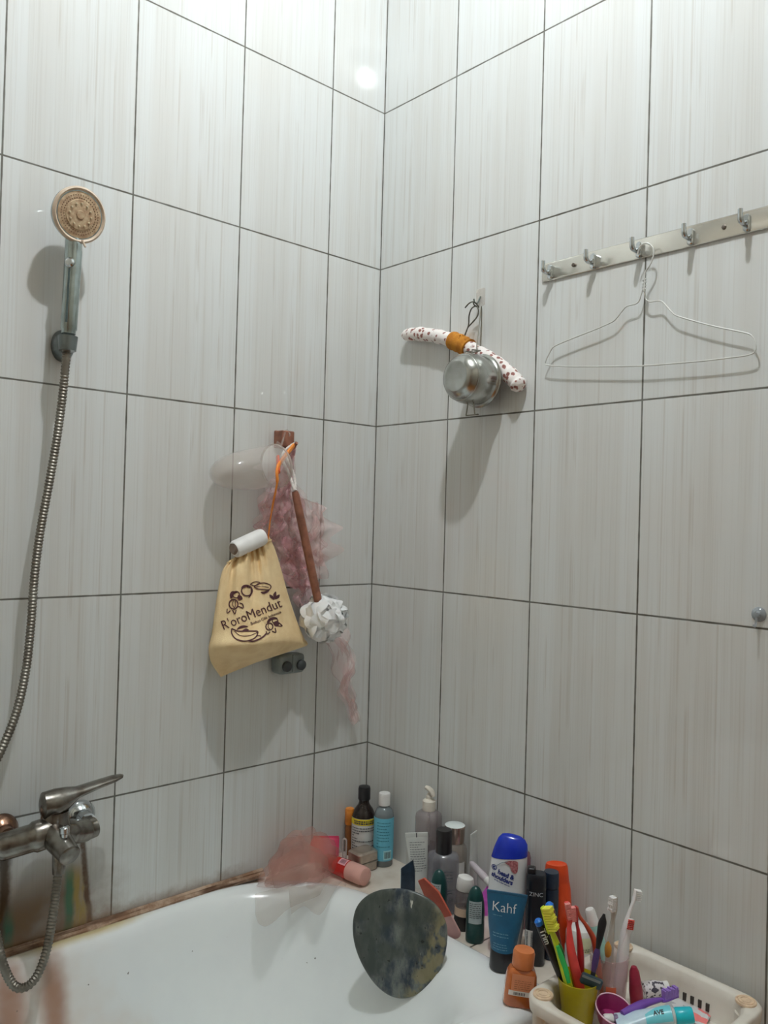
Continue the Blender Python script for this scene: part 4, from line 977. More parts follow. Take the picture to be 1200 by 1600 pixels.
# navy sachet behind the stone
P = DK(636, 1420, ZL); P = V((P.x, P.y, ZL))
t = thing('navy_sachet', 'dark navy pointed sachet standing between the stone and the white tube', 'sachet', P, (0, 0, facing(P, math.radians(-12))))
hh = up_to(P, 640, 1344); h2 = up_to(P, 624, 1357)
shp = [(-0.013, 0), (0.017, 0), (0.014, hh*0.8), (0.0095, hh), (-0.0145, h2)]
build(MB().loft([[V((x, y+0.003*sin(x*150), z)) for x, z in shp] for y in (-0.003, 0.003)]), 'pouch', mat('navy_foil', kc(34, 46, 58, 1.6), 0.3, c2=kc(24, 34, 46, 1.6), scale=80), t, bevel=0.001)
build(MB().tube([V((-0.0146, -0.001, 0.004)), V((-0.0150, -0.001, h2-0.002))], 0.0011, 6), 'white_edge', M_wprint, t)

# magenta sachet, small grey tube
P = on_x(752, -0.052); hh = up_to(P, 760, 1366)
t = thing('magenta_sachet', 'bright magenta sachet tilted behind the dark green roll-on', 'sachet', P, (0, math.radians(32), facing(P)))
build(pillow(0.048, hh*1.02, 0.007), 'pouch', mat('magenta_foil', kc(196, 96, 190, 1.5), 0.35, c2=kc(180, 80, 176, 1.5), scale=70), t, angle=60)
a_, b_ = PD(735, 1347, dep(P)+0.045), PD(760, 1374, dep(P)+0.006)
t = thing('small_grey_tube', 'small pale grey tube leaning on the wall above the magenta sachet', 'tube', V((a_.x, a_.y, a_.z)))
build(MB().tube([a_, a_.lerp(b_, 0.1), a_.lerp(b_, 0.8), b_], [0.003, 0.0065, 0.008, 0.0075], 18), 'tube_body', mat('pale_grey_tube', kc(178, 170, 176, 1.45), 0.4), t, world=True)
build(MB().tube([b_, b_ + (b_-a_).normalized()*0.014], 0.0078, 18), 'cap', M_whitecap, t, world=True)

# white shampoo bottle with blue cap
P = place(791, 1499, 0.020); S_ = dep(P)/FPX
t = thing('shampoo_bottle', 'white shampoo bottle with glossy royal blue cap, tallest on the ledge', 'bottle', P, (0, math.radians(1.0), facing(P, math.radians(-6))))
def zz(y): return (1499-y)*S_
prof = [(1499, 776, 806), (1497, 774, 809), (1480, 768, 815), (1450, 762.5, 819), (1410, 761, 820), (1375, 761.5, 820), (1346, 764, 819.5)]
def hsring(y, l, r, dy=0.56, tilt=0.0, n=2.4):
    cx = ((l+r)/2-791)*S_; a = (r-l)/2*S_; b = a*dy
    out = []
    for j in range(48):
        ca, sa = cos(2*pi*j/48), sin(2*pi*j/48)
        ca = math.copysign(abs(ca)**(2/n), ca); sa = math.copysign(abs(sa)**(2/n), sa)
        out.append(V((cx+a*ca, b*sa, zz(y) + tilt*a*ca)))
    return out
M_hs = mat('white_bottle', rgb(232, 234, 238), 0.25, c2=rgb(226, 228, 232)); M_blue = mat('royal_blue', kc(14, 42, 156, 1.5), 0.18, c2=kc(12, 36, 142, 1.5))
build(MB().loft([hsring(y, l, r, tilt=(0.13 if y < 1360 else 0.0)) for y, l, r in prof]), 'bottle_body', M_hs, t, angle=60)
build(MB().loft([hsring(y, l, r, d, tl) for y, l, r, d, tl in [(1345.5, 763.8, 819.8, 0.57, 0.13), (1337, 766, 820, 0.57, 0.12), (1328, 769, 819, 0.56, 0.10), (1319, 773.5, 815, 0.52, 0.02), (1314, 779, 809, 0.45, -0.05), (1312, 786, 802, 0.30, -0.05)]]), 'cap', M_blue, t, angle=60)
def hs_surf(u, z, eps=0.0009):
    a = 29*S_; b = a*0.56; x = min(max((u - (-0.3*S_))/a, -0.97), 0.97); n = 2.4
    return V((u, -(b*(1-abs(x)**n)**(1/n) + eps), z))
M_hsblue = mat('navy_print', kc(36, 46, 110, 1.5), 0.5)
build(text_mb('head &', 0.0108, lambda x, y: hs_surf(x-0.0030, zz(1369.5)+y*1.15-0.26*x), shear=0.25, bold=0.0005), 'lettering', M_hsblue, t, smooth=False)
build(text_mb('shoulders', 0.0104, lambda x, y: hs_surf(x-0.0100, zz(1376.5)+y*1.15-0.26*x), shear=0.25, bold=0.0005), 'lettering', M_hsblue, t, smooth=False)
build(text_lines(lambda u, v: hs_surf(u, v-0.26*u), -0.024, 0.006, zz(1386), zz(1384), 1, 0.0014, 4), 'small_print', M_hsblue, t, smooth=False)
ic = (-0.0252, zz(1361.5)); mb = MB()
for r0, r1, a0_, a1_ in ((0.0040, 0.0054, 0, 2*pi), (0.0, 0.0030, 0.3, pi+0.1), (0.0012, 0.0032, pi, 2*pi-0.4)):
    mb.grid(lambda u, v: hs_surf(ic[0] + (r0+(r1-r0)*v)*cos(a0_+(a1_-a0_)*u), ic[1] + (r0+(r1-r0)*v)*sin(a0_+(a1_-a0_)*u)), 20, 2)
build(mb, 'round_emblem', M_hsblue, t, smooth=False)
pt = [((x-791)*S_, zz(y)) for x, y in [(786, 1350), (797, 1346.5), (805, 1347), (807, 1350), (806.5, 1362), (803, 1366), (798, 1363), (794, 1355)]]
cpt = catmull([(x, 0, z) for x, z in pt], 4, closed=True); cc = sum(cpt, V((0, 0, 0)))/len(cpt)
mb = MB(); mb.add([hs_surf(p.x, p.z) for p in cpt + [cc]], [(i, (i+1) % len(cpt), len(cpt)) for i in range(len(cpt))])
build(mb, 'printed_patch', mat('wine_patch', kc(128, 58, 66, 1.4), 0.5, c2=kc(176, 120, 124, 1.4), scale=300), t, smooth=False)
build(MB().tube([hs_surf((774-791)*S_, zz(1358)), hs_surf((783-791)*S_, zz(1351)), hs_surf((791-791)*S_, zz(1349))], 0.0006, 6), 'printed_arc', mat('arc_grey', kc(130, 140, 150, 1.3), 0.5), t)
build(patch(lambda u, v: hs_surf(u, v), (762.8-791)*S_, (767-791)*S_, zz(1436), zz(1422), 3, 2), 'purple_panel', mat('purple_panel', kc(92, 42, 84, 1.4), 0.5), t)

# blue face wash tube, on the rim
P = place(786, 1521, 0.021, ZR); S2 = dep(P)/FPX; hh = up_to(P, 795, 1393)
t = thing('face_wash_tube', 'dark blue squeeze tube with white lettering standing on its black cap', 'tube', P, (math.radians(1), math.radians(3.0), facing(P)))
M_kahf = mat('petrol_blue', kc(26, 78, 108, 1.6), 0.38, c2=kc(22, 70, 98, 1.6))
sf2 = squeeze_tube(t, 0.073, hh, 0.0225, 0.036, M_kahf, M_blackp, 0.0222, 0.005)
zt_ = hh - 23*S2
build(text_mb('Kahf', 0.0240, lambda x, y: sf2(x-0.004, zt_+y, 0.0008), bold=-0.0002), 'lettering', M_wprint, t, smooth=False)
M_pb = mat('pale_blue_print', kc(96, 140, 160, 1.4), 0.5)
for args in ((-0.022, -0.004, zt_-0.015, zt_-0.0125, 1, 0.0008, 2), (-0.020, 0.008, 0.060, 0.070, 2, 0.0012, 5), (-0.018, 0.008, 0.040, 0.052, 3, 0.0009, 6)):
    build(text_lines(lambda u, v: sf2(u, v, 0.0008), *args), 'print_lines', M_pb, t, smooth=False)

# black bottle lettered ZINC, second navy bottle
P = place(837, 1511, 0.0155); S3 = dep(P)/FPX
t = thing('black_shampoo_bottle', 'black bottle lettered in grey between the blue tube and orange bottle', 'bottle', P, (0, 0, facing(P)))
h1 = up_to(P, 836, 1364)
M_ink2 = mat('black_navy_plastic', kc(20, 26, 34, 1.5), 0.3, c2=kc(16, 20, 28, 1.5))
build(MB().lathe([(0.017, 0), (0.0188, 0.003), (0.0188, h1-0.030), (0.0180, h1-0.028)], 44, 1, 0.8, 3), 'bottle_body', M_ink2, t)
build(MB().lathe([(0.0184, h1-0.0275), (0.0188, h1-0.026), (0.0184, h1-0.004), (0.0160, h1), (0.001, h1)], 44, 1, 0.8, 3), 'cap', M_ink2, t)
build(MB().box((-0.009, 0, h1+0.004), (0.016, 0.018, 0.012)), 'flip_top', M_blackp, t, bevel=0.004)
f = wrap_fn(0.0188, 1, 0.8, eps=0.0008, n=3)
build(text_mb('ZINC', 0.0105, lambda x, y: f(x+0.0005, (1511-1400)*S3+y)), 'lettering', mat('grey_print_light', kc(170, 176, 182, 1.4), 0.5), t, smooth=False)
bp_ = build(patch(f, -0.017, -0.004, 0.030, 0.066, 6), 'label', M_paper, t)
build(barcode(lambda u, v: wrap_fn(0.0188, 1, 0.8, eps=0.0014, n=3)(-0.0155 + (v-0.033)*0.35, 0.032+(u-0.0)), 0.001, 0.031, 0.036, 0.066), 'barcode', M_print, bp_, smooth=False)
P = DK(859, 1497, ZL) + AW*0.004; P = V((P.x, P.y, ZL)); h2 = up_to(P, 857, 1362)
t = thing('navy_bottle', 'navy bottle half hidden behind the black lettered bottle', 'bottle', P, (0, 0, facing(P)))
M_navy = mat('navy_plastic', kc(30, 42, 58, 1.5), 0.25, c2=kc(24, 34, 48, 1.5))
build(MB().lathe([(0.0135, 0), (0.0148, 0.002), (0.0148, h2-0.034), (0.0140, h2-0.030)], 36), 'bottle_body', M_navy, t)
build(MB().lathe([(0.0145, h2-0.029), (0.0148, h2-0.027), (0.0145, h2-0.003), (0.0135, h2), (0.001, h2)], 36), 'cap', M_navy, t)

# mauve bottle behind the shampoo
P = on_x(811, -0.028); hh = up_to(P, 815, 1327)
t = thing('mauve_bottle', 'translucent mauve bottle behind the white shampoo bottle, only its edge showing', 'bottle', P, (0, 0, facing(P)))
build(MB().lathe([(0.019, 0), (0.0205, 0.003), (0.0205, hh-0.016), (0.018, hh-0.006), (0.012, hh), (0.001, hh)], 36, 1, 0.7), 'bottle_body', clear('mauve_clear', kc(142, 98, 110, 1.3), 0.7), t)
build(MB().lathe([(0.0175, hh-0.055), (0.0175, hh-0.012)], 30, 1, 0.66), 'inner_neck', clear('mauve_inner', kc(120, 76, 92, 1.3), 0.5), t)

# orange bottle
P = on_x(871, -0.040); hh = up_to(P, 868, 1350); S4 = dep(P)/FPX
t = thing('orange_bottle', 'plain bright orange plastic bottle near the wall behind the black bottles', 'bottle', P, (0, math.radians(-2), facing(P)))
M_or = mat('orange_plastic', kc(186, 62, 20, 1.65), 0.35, c2=kc(176, 54, 16, 1.65)); w_ = 22.5*S4
build(MB().lathe([(w_*0.9, 0), (w_, 0.003), (w_*1.03, hh*0.4), (w_*0.94, hh*0.72), (w_*0.86, hh*0.80)], 44, 1, 0.66), 'bottle_body', M_or, t)
build(MB().lathe([(w_*0.84, hh*0.80), (w_*0.85, hh*0.81), (w_*0.76, hh*0.975), (w_*0.70, hh), (w_*0.55, hh*0.996), (0.001, hh*0.985)], 44, 1, 0.70), 'cap', M_or, t)

# copper bottle at the rim's end
P = place(813, 1576, 0.0185, ZR); S5 = dep(P)/FPX
t = thing('copper_bottle', 'small copper orange bottle with barcode sticker at the end of the rim', 'bottle', P, (0, math.radians(5), facing(P, math.radians(6))))
h1 = up_to(P, 812, 1511); hh = up_to(P, 815, 1482)
M_cop = mat('copper_liquid', kc(168, 92, 44, 1.5), 0.08, c2=kc(148, 78, 36, 1.5), scale=20, coat=0.5)
build(MB().lathe([(0.0250, 0), (0.0270, 0.0025), (0.0265, h1*0.55), (0.0245, h1-0.008), (0.0205, h1-0.001), (0.0140, h1+0.002), (0.013, h1+0.004)], 52, 1, 0.66, 4), 'bottle_body', M_cop, t)
build(MB().lathe([(0.0165, h1+0.0015), (0.0182, h1+0.004), (0.0184, hh-0.006), (0.0165, hh-0.001), (0.001, hh)], 40, 1, 0.92), 'cap', mat('copper_cap', kc(186, 112, 66, 1.5), 0.35, c2=kc(176, 102, 58, 1.5)), t)
f = wrap_fn(lambda z: 0.0266 if z < h1*0.5 else 0.0266-0.002*(z-h1*0.5)/(h1*0.5), 1, 0.66, eps=0.0010, n=4)
lb = build(patch(f, -0.0170, 0.0190, h1*0.46, h1*0.93, 12, 4), 'label', mat('peach_label', kc(188, 128, 94, 1.5), 0.5, c2=kc(182, 120, 88, 1.5)), t)
build(text_lines(wrap_fn(lambda z: 0.0266-0.001, 1, 0.66, eps=0.0026, n=4), -0.012, 0.014, h1*0.52, h1*0.80, 5, 0.0009, 7), 'print_lines', mat('brown_print', kc(150, 92, 62, 1.4), 0.6), lb, smooth=False)
f2 = wrap_fn(0.0268, 1, 0.66, eps=0.0014, n=4)
st = build(patch(f2, -0.020, 0.0125, h1*0.34, h1*0.48, 10), 'barcode_sticker', mat('white_sticker', rgb(236, 234, 228), 0.5), t)
build(barcode(wrap_fn(0.0268, 1, 0.66, eps=0.0020, n=4), -0.012, 0.006, h1*0.37, h1*0.45), 'barcode', M_print, st, smooth=False)

# white jar behind the toothbrushes
P = on_x(906, -0.050); hh = up_to(P, 902, 1444)
t = thing('white_jar', 'white jar with cream label behind the red toothbrushes', 'jar', P, (0, 0, facing(P)))
build(MB().lathe([(0.027, 0), (0.0285, 0.003), (0.0285, hh*0.42), (0.0260, hh*0.47), (0.0272, hh*0.50), (0.0272, hh*0.80), (0.024, hh*0.93), (0.014, hh), (0.001, hh)], 44), 'jar_body', M_whitecap, t)
lb = build(patch(wrap_fn(0.0276, a0=0.42), -0.009, 0.010, hh*0.42, hh*0.82, 8), 'label', mat('cream_label', kc(198, 204, 176, 1.5), 0.5), t)
build(text_lines(wrap_fn(0.0276, a0=0.42, eps=0.0014), -0.007, 0.008, hh*0.46, hh*0.56, 2, 0.0016, 3), 'print_lines', mat('green_print', kc(84, 104, 82, 1.4), 0.5), lb, smooth=False)

# pebble: dark polished stone leaning at the corner of the tub
c3 = [PD(625, 1558, 1.527), PD(622, 1390, 1.549)]
cen = PD(625, 1474, 1.538); upv = (c3[1]-c3[0]).normalized(); r0_ = RH*cos(0.32) + TC*sin(0.32); rtv = (r0_ - upv*r0_.dot(upv)).normalized(); nrm = rtv.cross(upv)
if nrm.dot(TC) < 0: nrm = -nrm
outl = [(620, 1388), (640, 1390.5), (660, 1398), (678, 1410), (691, 1427), (698.5, 1449), (698, 1478), (690, 1510), (674, 1539), (650, 1555), (628, 1560), (606, 1554), (584, 1535), (565, 1505), (554, 1475), (551, 1446), (556, 1420), (570, 1402), (592, 1391)]
pl_ = []
for x, y in outl:
    d = ray(x, y); s = (cen-CAM).dot(nrm)/d.dot(nrm); q = CAM + d*s - cen; pl_.append((q.dot(rtv), q.dot(upv)))
ol = catmull([(x, y, 0) for x, y in pl_], 6, closed=True)
pebble_rings = []
TH = 0.011
for k in range(15):
    a = pi*(k/14); s = max(0.02, (sin(a))**0.38); z = -TH*cos(a)
    pebble_rings.append([cen + rtv*(p.x*s) + upv*(p.y*s) + nrm*(z*(1.0 if z < 0 else 0.85)) for p in ol])
g = NG('polished_dark_stone')
n1 = g.noise(g.vec(g.op('MULTIPLY', g.x, 1.0), g.op('MULTIPLY', g.y, 1.0), g.op('MULTIPLY', g.z, 0.45)), 38.0, 6.0, 0.65); n2 = g.noise(g.pos, 90.0, 4.0, 0.6); n3 = g.noise(g.pos, 16.0, 3.0); n4 = g.noise(g.vec(g.op('MULTIPLY', g.x, 1.0), g.op('MULTIPLY', g.y, 1.0), g.op('MULTIPLY', g.z, 0.7)), 60.0, 2.0)
c = g.mix(g.sstep(n1, 0.36, 0.66), kc(42, 52, 62, 1.25), kc(112, 116, 112, 1.25))
c = g.mix(g.op('MULTIPLY', g.sstep(n3, 0.40, 0.58), 0.8), c, kc(62, 68, 62, 1.2))
edge = g.op('SUBTRACT', g.op('MULTIPLY', g.x, rtv.x), g.op('ADD', g.op('MULTIPLY', g.y, -rtv.y), g.op('MULTIPLY', g.z, 0.35)))
edge0 = (cen.x*rtv.x + cen.y*rtv.y - cen.z*0.35)
pm = g.op('MULTIPLY', g.sstep(g.op('ADD', edge, g.op('MULTIPLY', n1, 0.05)), edge0+0.055, edge0+0.088), g.sstep(n4, 0.42, 0.54))
c = g.mix(g.op('MULTIPLY', pm, 0.7), c, kc(140, 130, 94, 1.1))
c = g.mix(g.op('MULTIPLY', g.sstep(n2, 0.64, 0.70), 0.8), c, kc(22, 24, 26, 1.0))
c = g.mix(g.op('MULTIPLY', g.sstep(g.noise(g.vec(g.op('MULTIPLY', g.x, 3.0), g.op('MULTIPLY', g.y, 3.0), g.z), 26.0, 2.0), 0.72, 0.76), 0.7), c, kc(196, 196, 186, 1.45))
g.bump(n2, 0.12, 0.001); g.b.inputs['Specular IOR Level'].default_value = 0.35; M_stone = g.done(c, 0.30)
stone = build(MB().loft(pebble_rings), 'stone_slab', M_stone, angle=180)
tag(stone, 'large flat dark polished stone leaning at the tub corner', 'stone')

# dusty pink net puff on the rim
t = thing('net_puff', 'large dusty pink crumpled net puff draped over the tub rim', 'bath puff', DK(470, 1390, ZR))
M_puffd = mat('salmon_net', kc(190, 146, 134, 1.4), 0.95, alpha=0.23, c2=kc(168, 122, 110, 1.4), scale=28)
M_puffl = mat('pale_net', kc(176, 168, 158, 1.2), 0.95, alpha=0.40, c2=kc(160, 150, 140, 1.2), scale=30)
pcn = LW(468, 1362, 0.070)
def dome(seed, R, sx, sz, fq):
    rnd = random.Random(seed); ph = [rnd.uniform(0, 6.28) for _ in range(4)]; o = V((rnd.uniform(-.012, .012), rnd.uniform(-.008, .008), rnd.uniform(-.006, .006)))
    def fn(u, v):
        a = 2*pi*u; th = v*pi*0.60
        d = V((sin(th)*cos(a)*sx, sin(th)*sin(a)*0.62, cos(th)*sz))
        k = 1 + 0.16*sin(3*a+ph[0]+4*v) + 0.10*sin(fq*a+ph[1])*v + 0.22*mnoise.noise(d*2.6+V((seed, 0, 0)))
        p = pcn + o + d*R*k
        return V((p.x, min(p.y, -0.003), max(p.z, ZR+0.002+0.002*sin(5*a+ph[2]))))
    return fn
for k, (s, R, sx, sz, fq) in enumerate([(1, .082, 1.05, .95, 7), (2, .074, 1.2, .85, 9), (3, .062, 1.0, .9, 6), (4, .05, 1.3, .8, 8)]):
    build(MB().grid(dome(s, R, sx, sz, fq), 64, 18, closed_u=True), 'net_layer', M_puffd, t, world=True, angle=180)
def drape(pts_top, pts_bot, seed):
    A_ = catmull(pts_top, 10); B_ = catmull(pts_bot, 10); n = min(len(A_), len(B_))
    def fn(u, v):
        x = u*(n-1); i = min(int(x), n-2); a = A_[i].lerp(A_[i+1], x-i); b = B_[i].lerp(B_[i+1], x-i)
        p = a.lerp(b, v); return p + TC*(0.006*sin(u*14+seed)*v + 0.006*mnoise.noise(V((u*5, v*3, seed)))) + V((0, 0, 0.004+0.010*v*(1-v)))
    return MB().grid(fn, 40, 10)
def rimpt(px, py, h): return DK(px, py, h)
build(drape([rimpt(398, 1400, .592), rimpt(430, 1392, .595), rimpt(470, 1388, .597), rimpt(510, 1384, .595)], [rimpt(400, 1432, .566), rimpt(410, 1452, .560), rimpt(450, 1425, .570), rimpt(500, 1400, .584)], 1), 'draped_flap', M_puffl, t, world=True, angle=180)
build(drape([rimpt(450, 1388, .594), rimpt(480, 1386, .597), rimpt(510, 1382, .597), rimpt(535, 1380, .595)], [rimpt(455, 1430, .570), rimpt(480, 1420, .577), rimpt(498, 1434, .572), rimpt(520, 1400, .586)], 2), 'draped_flap', M_puffl, t, world=True, angle=180)
build(drape([rimpt(480, 1378, .612), rimpt(505, 1368, .615), rimpt(530, 1372, .608), rimpt(542, 1386, .592)], [rimpt(478, 1392, .592), rimpt(500, 1388, .592), rimpt(525, 1386, .592), rimpt(540, 1388, .590)], 5), 'net_fold', M_puffd, t, world=True, angle=180)

# ================================================================== plastic rack with cups and brushes
M_rack = mat('ivory_rack_plastic', rgb(226, 222, 212), 0.38, c2=rgb(206, 196, 182), scale=14, lohi=(0.42, 0.72))
M_plug = mat('aged_plug', kc(190, 170, 146, 1.6), 0.5, c2=kc(168, 146, 122, 1.6), scale=80)
RX0, RX1, RY0, RY1 = -0.312, -0.020, -1.012, -0.738
ZT = 0.636
t = thing('plastic_rack', 'ivory plastic standing rack beside the tub holding cups and toothbrushes', 'rack', ((RX0+RX1)/2, (RY0+RY1)/2, 0))
def tray(zt, depth, slots):
    def rg(z, i, r): return rrect(RX0+i, RX1-i, RY0+i, RY1-i, (r,)*4, z, 10, 8)
    zb = zt-depth
    mb = MB().loft([rg(zb-0.004, 0.030, 0.03), rg(zb-0.003, 0.024, 0.03), rg(zt-0.022, 0.012, 0.032), rg(zt-0.020, 0.001, 0.036), rg(zt-0.004, 0.0, 0.036), rg(zt-0.001, 0.002, 0.036), rg(zt, 0.005, 0.036),
                    rg(zt-0.0005, 0.015, 0.050), rg(zt-0.004, 0.019, 0.052), rg(zt-0.020, 0.022, 0.048), rg(zb+0.005, 0.0255, 0.030), rg(zb, 0.029, 0.026)])
    tr = build(mb, 'tray', M_rack, t, world=True, angle=50)
    if slots:
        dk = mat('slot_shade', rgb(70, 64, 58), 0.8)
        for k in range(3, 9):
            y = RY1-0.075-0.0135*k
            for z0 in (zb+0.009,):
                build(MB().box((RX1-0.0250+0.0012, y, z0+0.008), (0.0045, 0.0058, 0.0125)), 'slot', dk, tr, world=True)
    return tr
tray(ZT, 0.056, True); tray(0.33, 0.056, False); tray(0.06, 0.045, False)
crn = [(-0.285, -0.764), (-0.047, -0.764), (-0.285, -0.985), (-0.047, -0.985)]
for x, y in crn:
    for z1, z0 in ((ZT-0.018, 0.335), (0.315, 0.065), (0.045, 0.0)):
        build(MB().lathe([(0.013, z0), (0.0135, z0+0.002), (0.0165, z1-0.004), (0.0165, z1)], 24, M=Matrix.Translation((x, y, 0))), 'post', M_rack, t, world=True)
    build(MB().lathe([(0.0162, ZT-0.001), (0.0162, ZT+0.0022), (0.0150, ZT+0.0032), (0.0135, ZT+0.0030), (0.0130, ZT+0.0018), (0.0120, ZT+0.0018), (0.0115, ZT+0.0034), (0.0085, ZT+0.0036), (0.0080, ZT+0.0024), (0.0070, ZT+0.0024), (0.0065, ZT+0.0034), (0.001, ZT+0.0036)], 40, M=Matrix.Translation((x, y, 0))), 'corner_plug', M_plug, t, world=True)
ZF = ZT-0.056+0.0008

def hollow(t, name, r0, r1, h, m, th=0.0014, rim=None, seg=44):
    b = build(MB().lathe([(r0*0.9, 0), (r0, 0.002), (r1, h-0.0008), (r1-th/2, h), (r1-th, h-0.0008), (r0-th, 0.0035), (0.001, 0.003)], seg), name, m, t)
    if rim: build(MB().tube([V(((r1-th/2)*cos(2*pi*k/seg), (r1-th/2)*sin(2*pi*k/seg), h)) for k in range(seg)], 0.0012, 8, closed=True), 'rim', rim, t)
    return b
# olive cup
K1 = V((-0.229, -0.792, ZF)); R1 = 0.0335
t = thing('olive_cup', 'olive yellow plastic cup full of toothbrushes at the rack corner', 'cup', K1, (0, 0, facing(K1)))
hollow(t, 'cup_body', 0.0235, R1, 0.076, clear('olive_plastic', kc(146, 134, 18, 1.7), 0.93))
K2 = V((-0.158, -0.804, ZF))
t = thing('clear_cup', 'clear pinkish plastic cup of toothbrushes behind the olive cup', 'cup', K2, (0, 0, facing(K2)))
M_ccup = clear('pink_clear_cup', kc(190, 158, 160, 1.5), 0.34)
hollow(t, 'cup_body', 0.0270, 0.0325, up_to(K2, 958, 1489), M_ccup)
build(patch(wrap_fn(0.0300, eps=0.001), -0.004, 0.012, 0.038, 0.056, 8), 'orange_sticker', mat('orange_sticker', kc(206, 104, 74, 1.5), 0.5), t)

D1, D2 = dep(K1), dep(K2)
def incup(K, R, ang, z=0.006): return K + (RH*cos(ang) + AW*sin(ang))*R + V((0, 0, z))
def flat_tube(path, ws, ths, side, seg=14):
    P = catmull(path, 8); n = len(P); rings = []
    for i in range(n):
        T_ = (P[min(i+1, n-1)]-P[max(i-1, 0)]).normalized(); s = (side - T_*side.dot(T_)).normalized(); nn = T_.cross(s)
        w = samp(ws, i/(n-1)); h = samp(ths, i/(n-1))
        rings.append([P[i] + s*(w*cos(2*pi*k/seg)) + nn*(h*sin(2*pi*k/seg)) for k in range(seg)])
    return MB().loft(rings), P
def brush(label, T_, B_, hm, bm_, bdir, bend=V((0, 0, 0)), headlen=0.026, hw=0.0055, grip=None, mid=None, tufts=9, blen=0.0105, name='toothbrush', cols=3):
    """T_: tip of the head, B_: foot of the handle, bdir: where the bristles point"""
    t = thing(name, label, 'toothbrush', B_, (0, 0, 0))
    ax = (T_-B_).normalized(); bd = (bdir - ax*bdir.dot(ax)).normalized(); sd = ax.cross(bd)
    L_ = (T_-B_).length
    M1 = mid if mid is not None else B_.lerp(T_, 0.45)+bend
    path = [B_, B_.lerp(M1, 0.5)+bend*0.3, M1, M1.lerp(T_, 0.45)+bend*0.2, T_ - ax*headlen, T_]
    hb, P = flat_tube(path, [0.0052, 0.0080, 0.0082, 0.0060, 0.0038, hw*1.05, hw*0.75], [0.0036, 0.0054, 0.0056, 0.0042, 0.0028, 0.0024, 0.0018], sd)
    build(hb, 'handle', hm, t, world=True, angle=80)
    if grip:
        i0, i1 = int(len(P)*0.30), int(len(P)*0.52)
        g_, _ = flat_tube([p + bd*0.0034 for p in P[i0:i1:3]], [0.002, 0.0066, 0.0066, 0.002], [0.001, 0.0034, 0.0034, 0.001], sd)
        build(g_, 'grip', grip, t, world=True, angle=80)
    mb = MB(); rot = Matrix((sd, bd, ax)).transposed()
    for i in range(tufts):
        for j in range(cols):
            s = -headlen*0.90 + headlen*0.84*i/(tufts-1); l = blen*(1+0.10*sin(i*1.9))
            mb.box(T_ + ax*s + sd*((j-(cols-1)/2)*hw*0.58) + bd*(0.0016+l/2), (hw*0.48, l, headlen*0.075), rot)
    build(mb, 'bristles', bm_, t, world=True, smooth=False)
    return t
def pm(n, *c, k=1.6, r=0.3): return mat(n, kc(*c, k), r, c2=kc(*[x*0.92 for x in c], k))
M_lime = pm('lime_plastic', 168, 186, 40); M_limeb = pm('lime_bristle', 204, 208, 70, r=0.7); M_grn = pm('green_rubber', 20, 96, 44); M_lgrn = pm('bright_green', 40, 168, 84)
M_red1 = pm('coral_red', 196, 62, 60); M_redb = pm('pink_bristle', 222, 130, 126, r=0.7); M_red2 = pm('deep_red', 158, 34, 38); M_rust = pm('rust_orange', 164, 58, 30)
M_yelb = pm('yellow_bristle', 204, 160, 50, r=0.7); M_wb = pm('white_bristle', 222, 220, 220, r=0.7); M_gold = clear('gold_clear', kc(196, 142, 62, 1.5), 0.85); M_whp = pm('white_brush', 216, 212, 214); M_pur = pm('purple_plastic', 98, 62, 146); M_purb = pm('lilac_bristle', 142, 112, 186, r=0.7)
M_greyc = clear('grey_clear_brush', kc(176, 172, 164, 1.4), 0.9)
CAMD = TC
t1 = brush('lime yellow toothbrush with green rubber grip at the left of the olive cup', PD(847, 1417, D1+0.005), incup(K1, 0.015, -1.5), M_lime, M_limeb, RH*0.8+CAMD*0.6, headlen=0.040, hw=0.0075, grip=M_grn, blen=0.0145, mid=PD(872, 1482, D1-0.004))
mid_ = PD(882, 1510, D1-0.012)
build(flat_tube([PD(871, 1478, D1-0.012), mid_, PD(889, 1536, D1-0.016)], [0.003, 0.0046, 0.0046, 0.003], [0.0015, 0.003, 0.003, 0.0015], RH)[0], 'green_stripe', M_lgrn, t1, world=True, angle=80)
brush('coral red toothbrush standing in front in the olive cup, head facing the room', PD(885, 1409, D1+0.004), incup(K1, 0.017, -0.1), M_red1, M_redb, CAMD*1.0+RH*0.1, headlen=0.028, hw=0.0052, mid=PD(893, 1490, D1-0.006), blen=0.007)
brush('deep red toothbrush seen side on right of the coral red one', PD(900, 1416, D1+0.016), incup(K1, 0.017, 1.1), M_red2, M_redb, -RH+CAMD*0.2, headlen=0.025, hw=0.0050, mid=PD(907, 1490, D1+0.010))
brush('rust orange toothbrush with yellow bristles leaning right behind the red ones', PD(902, 1418, D1+0.036), incup(K2, 0.010, 2.6, 0.02), M_rust, M_yelb, V((0, 0, 1))-RH*0.5, headlen=0.016, hw=0.0046, mid=PD(929, 1472, D2+0.004), blen=0.006, tufts=5)
M_pen = pm('black_pen', 20, 22, 26); M_bluecap = pm('bright_blue', 26, 100, 186)
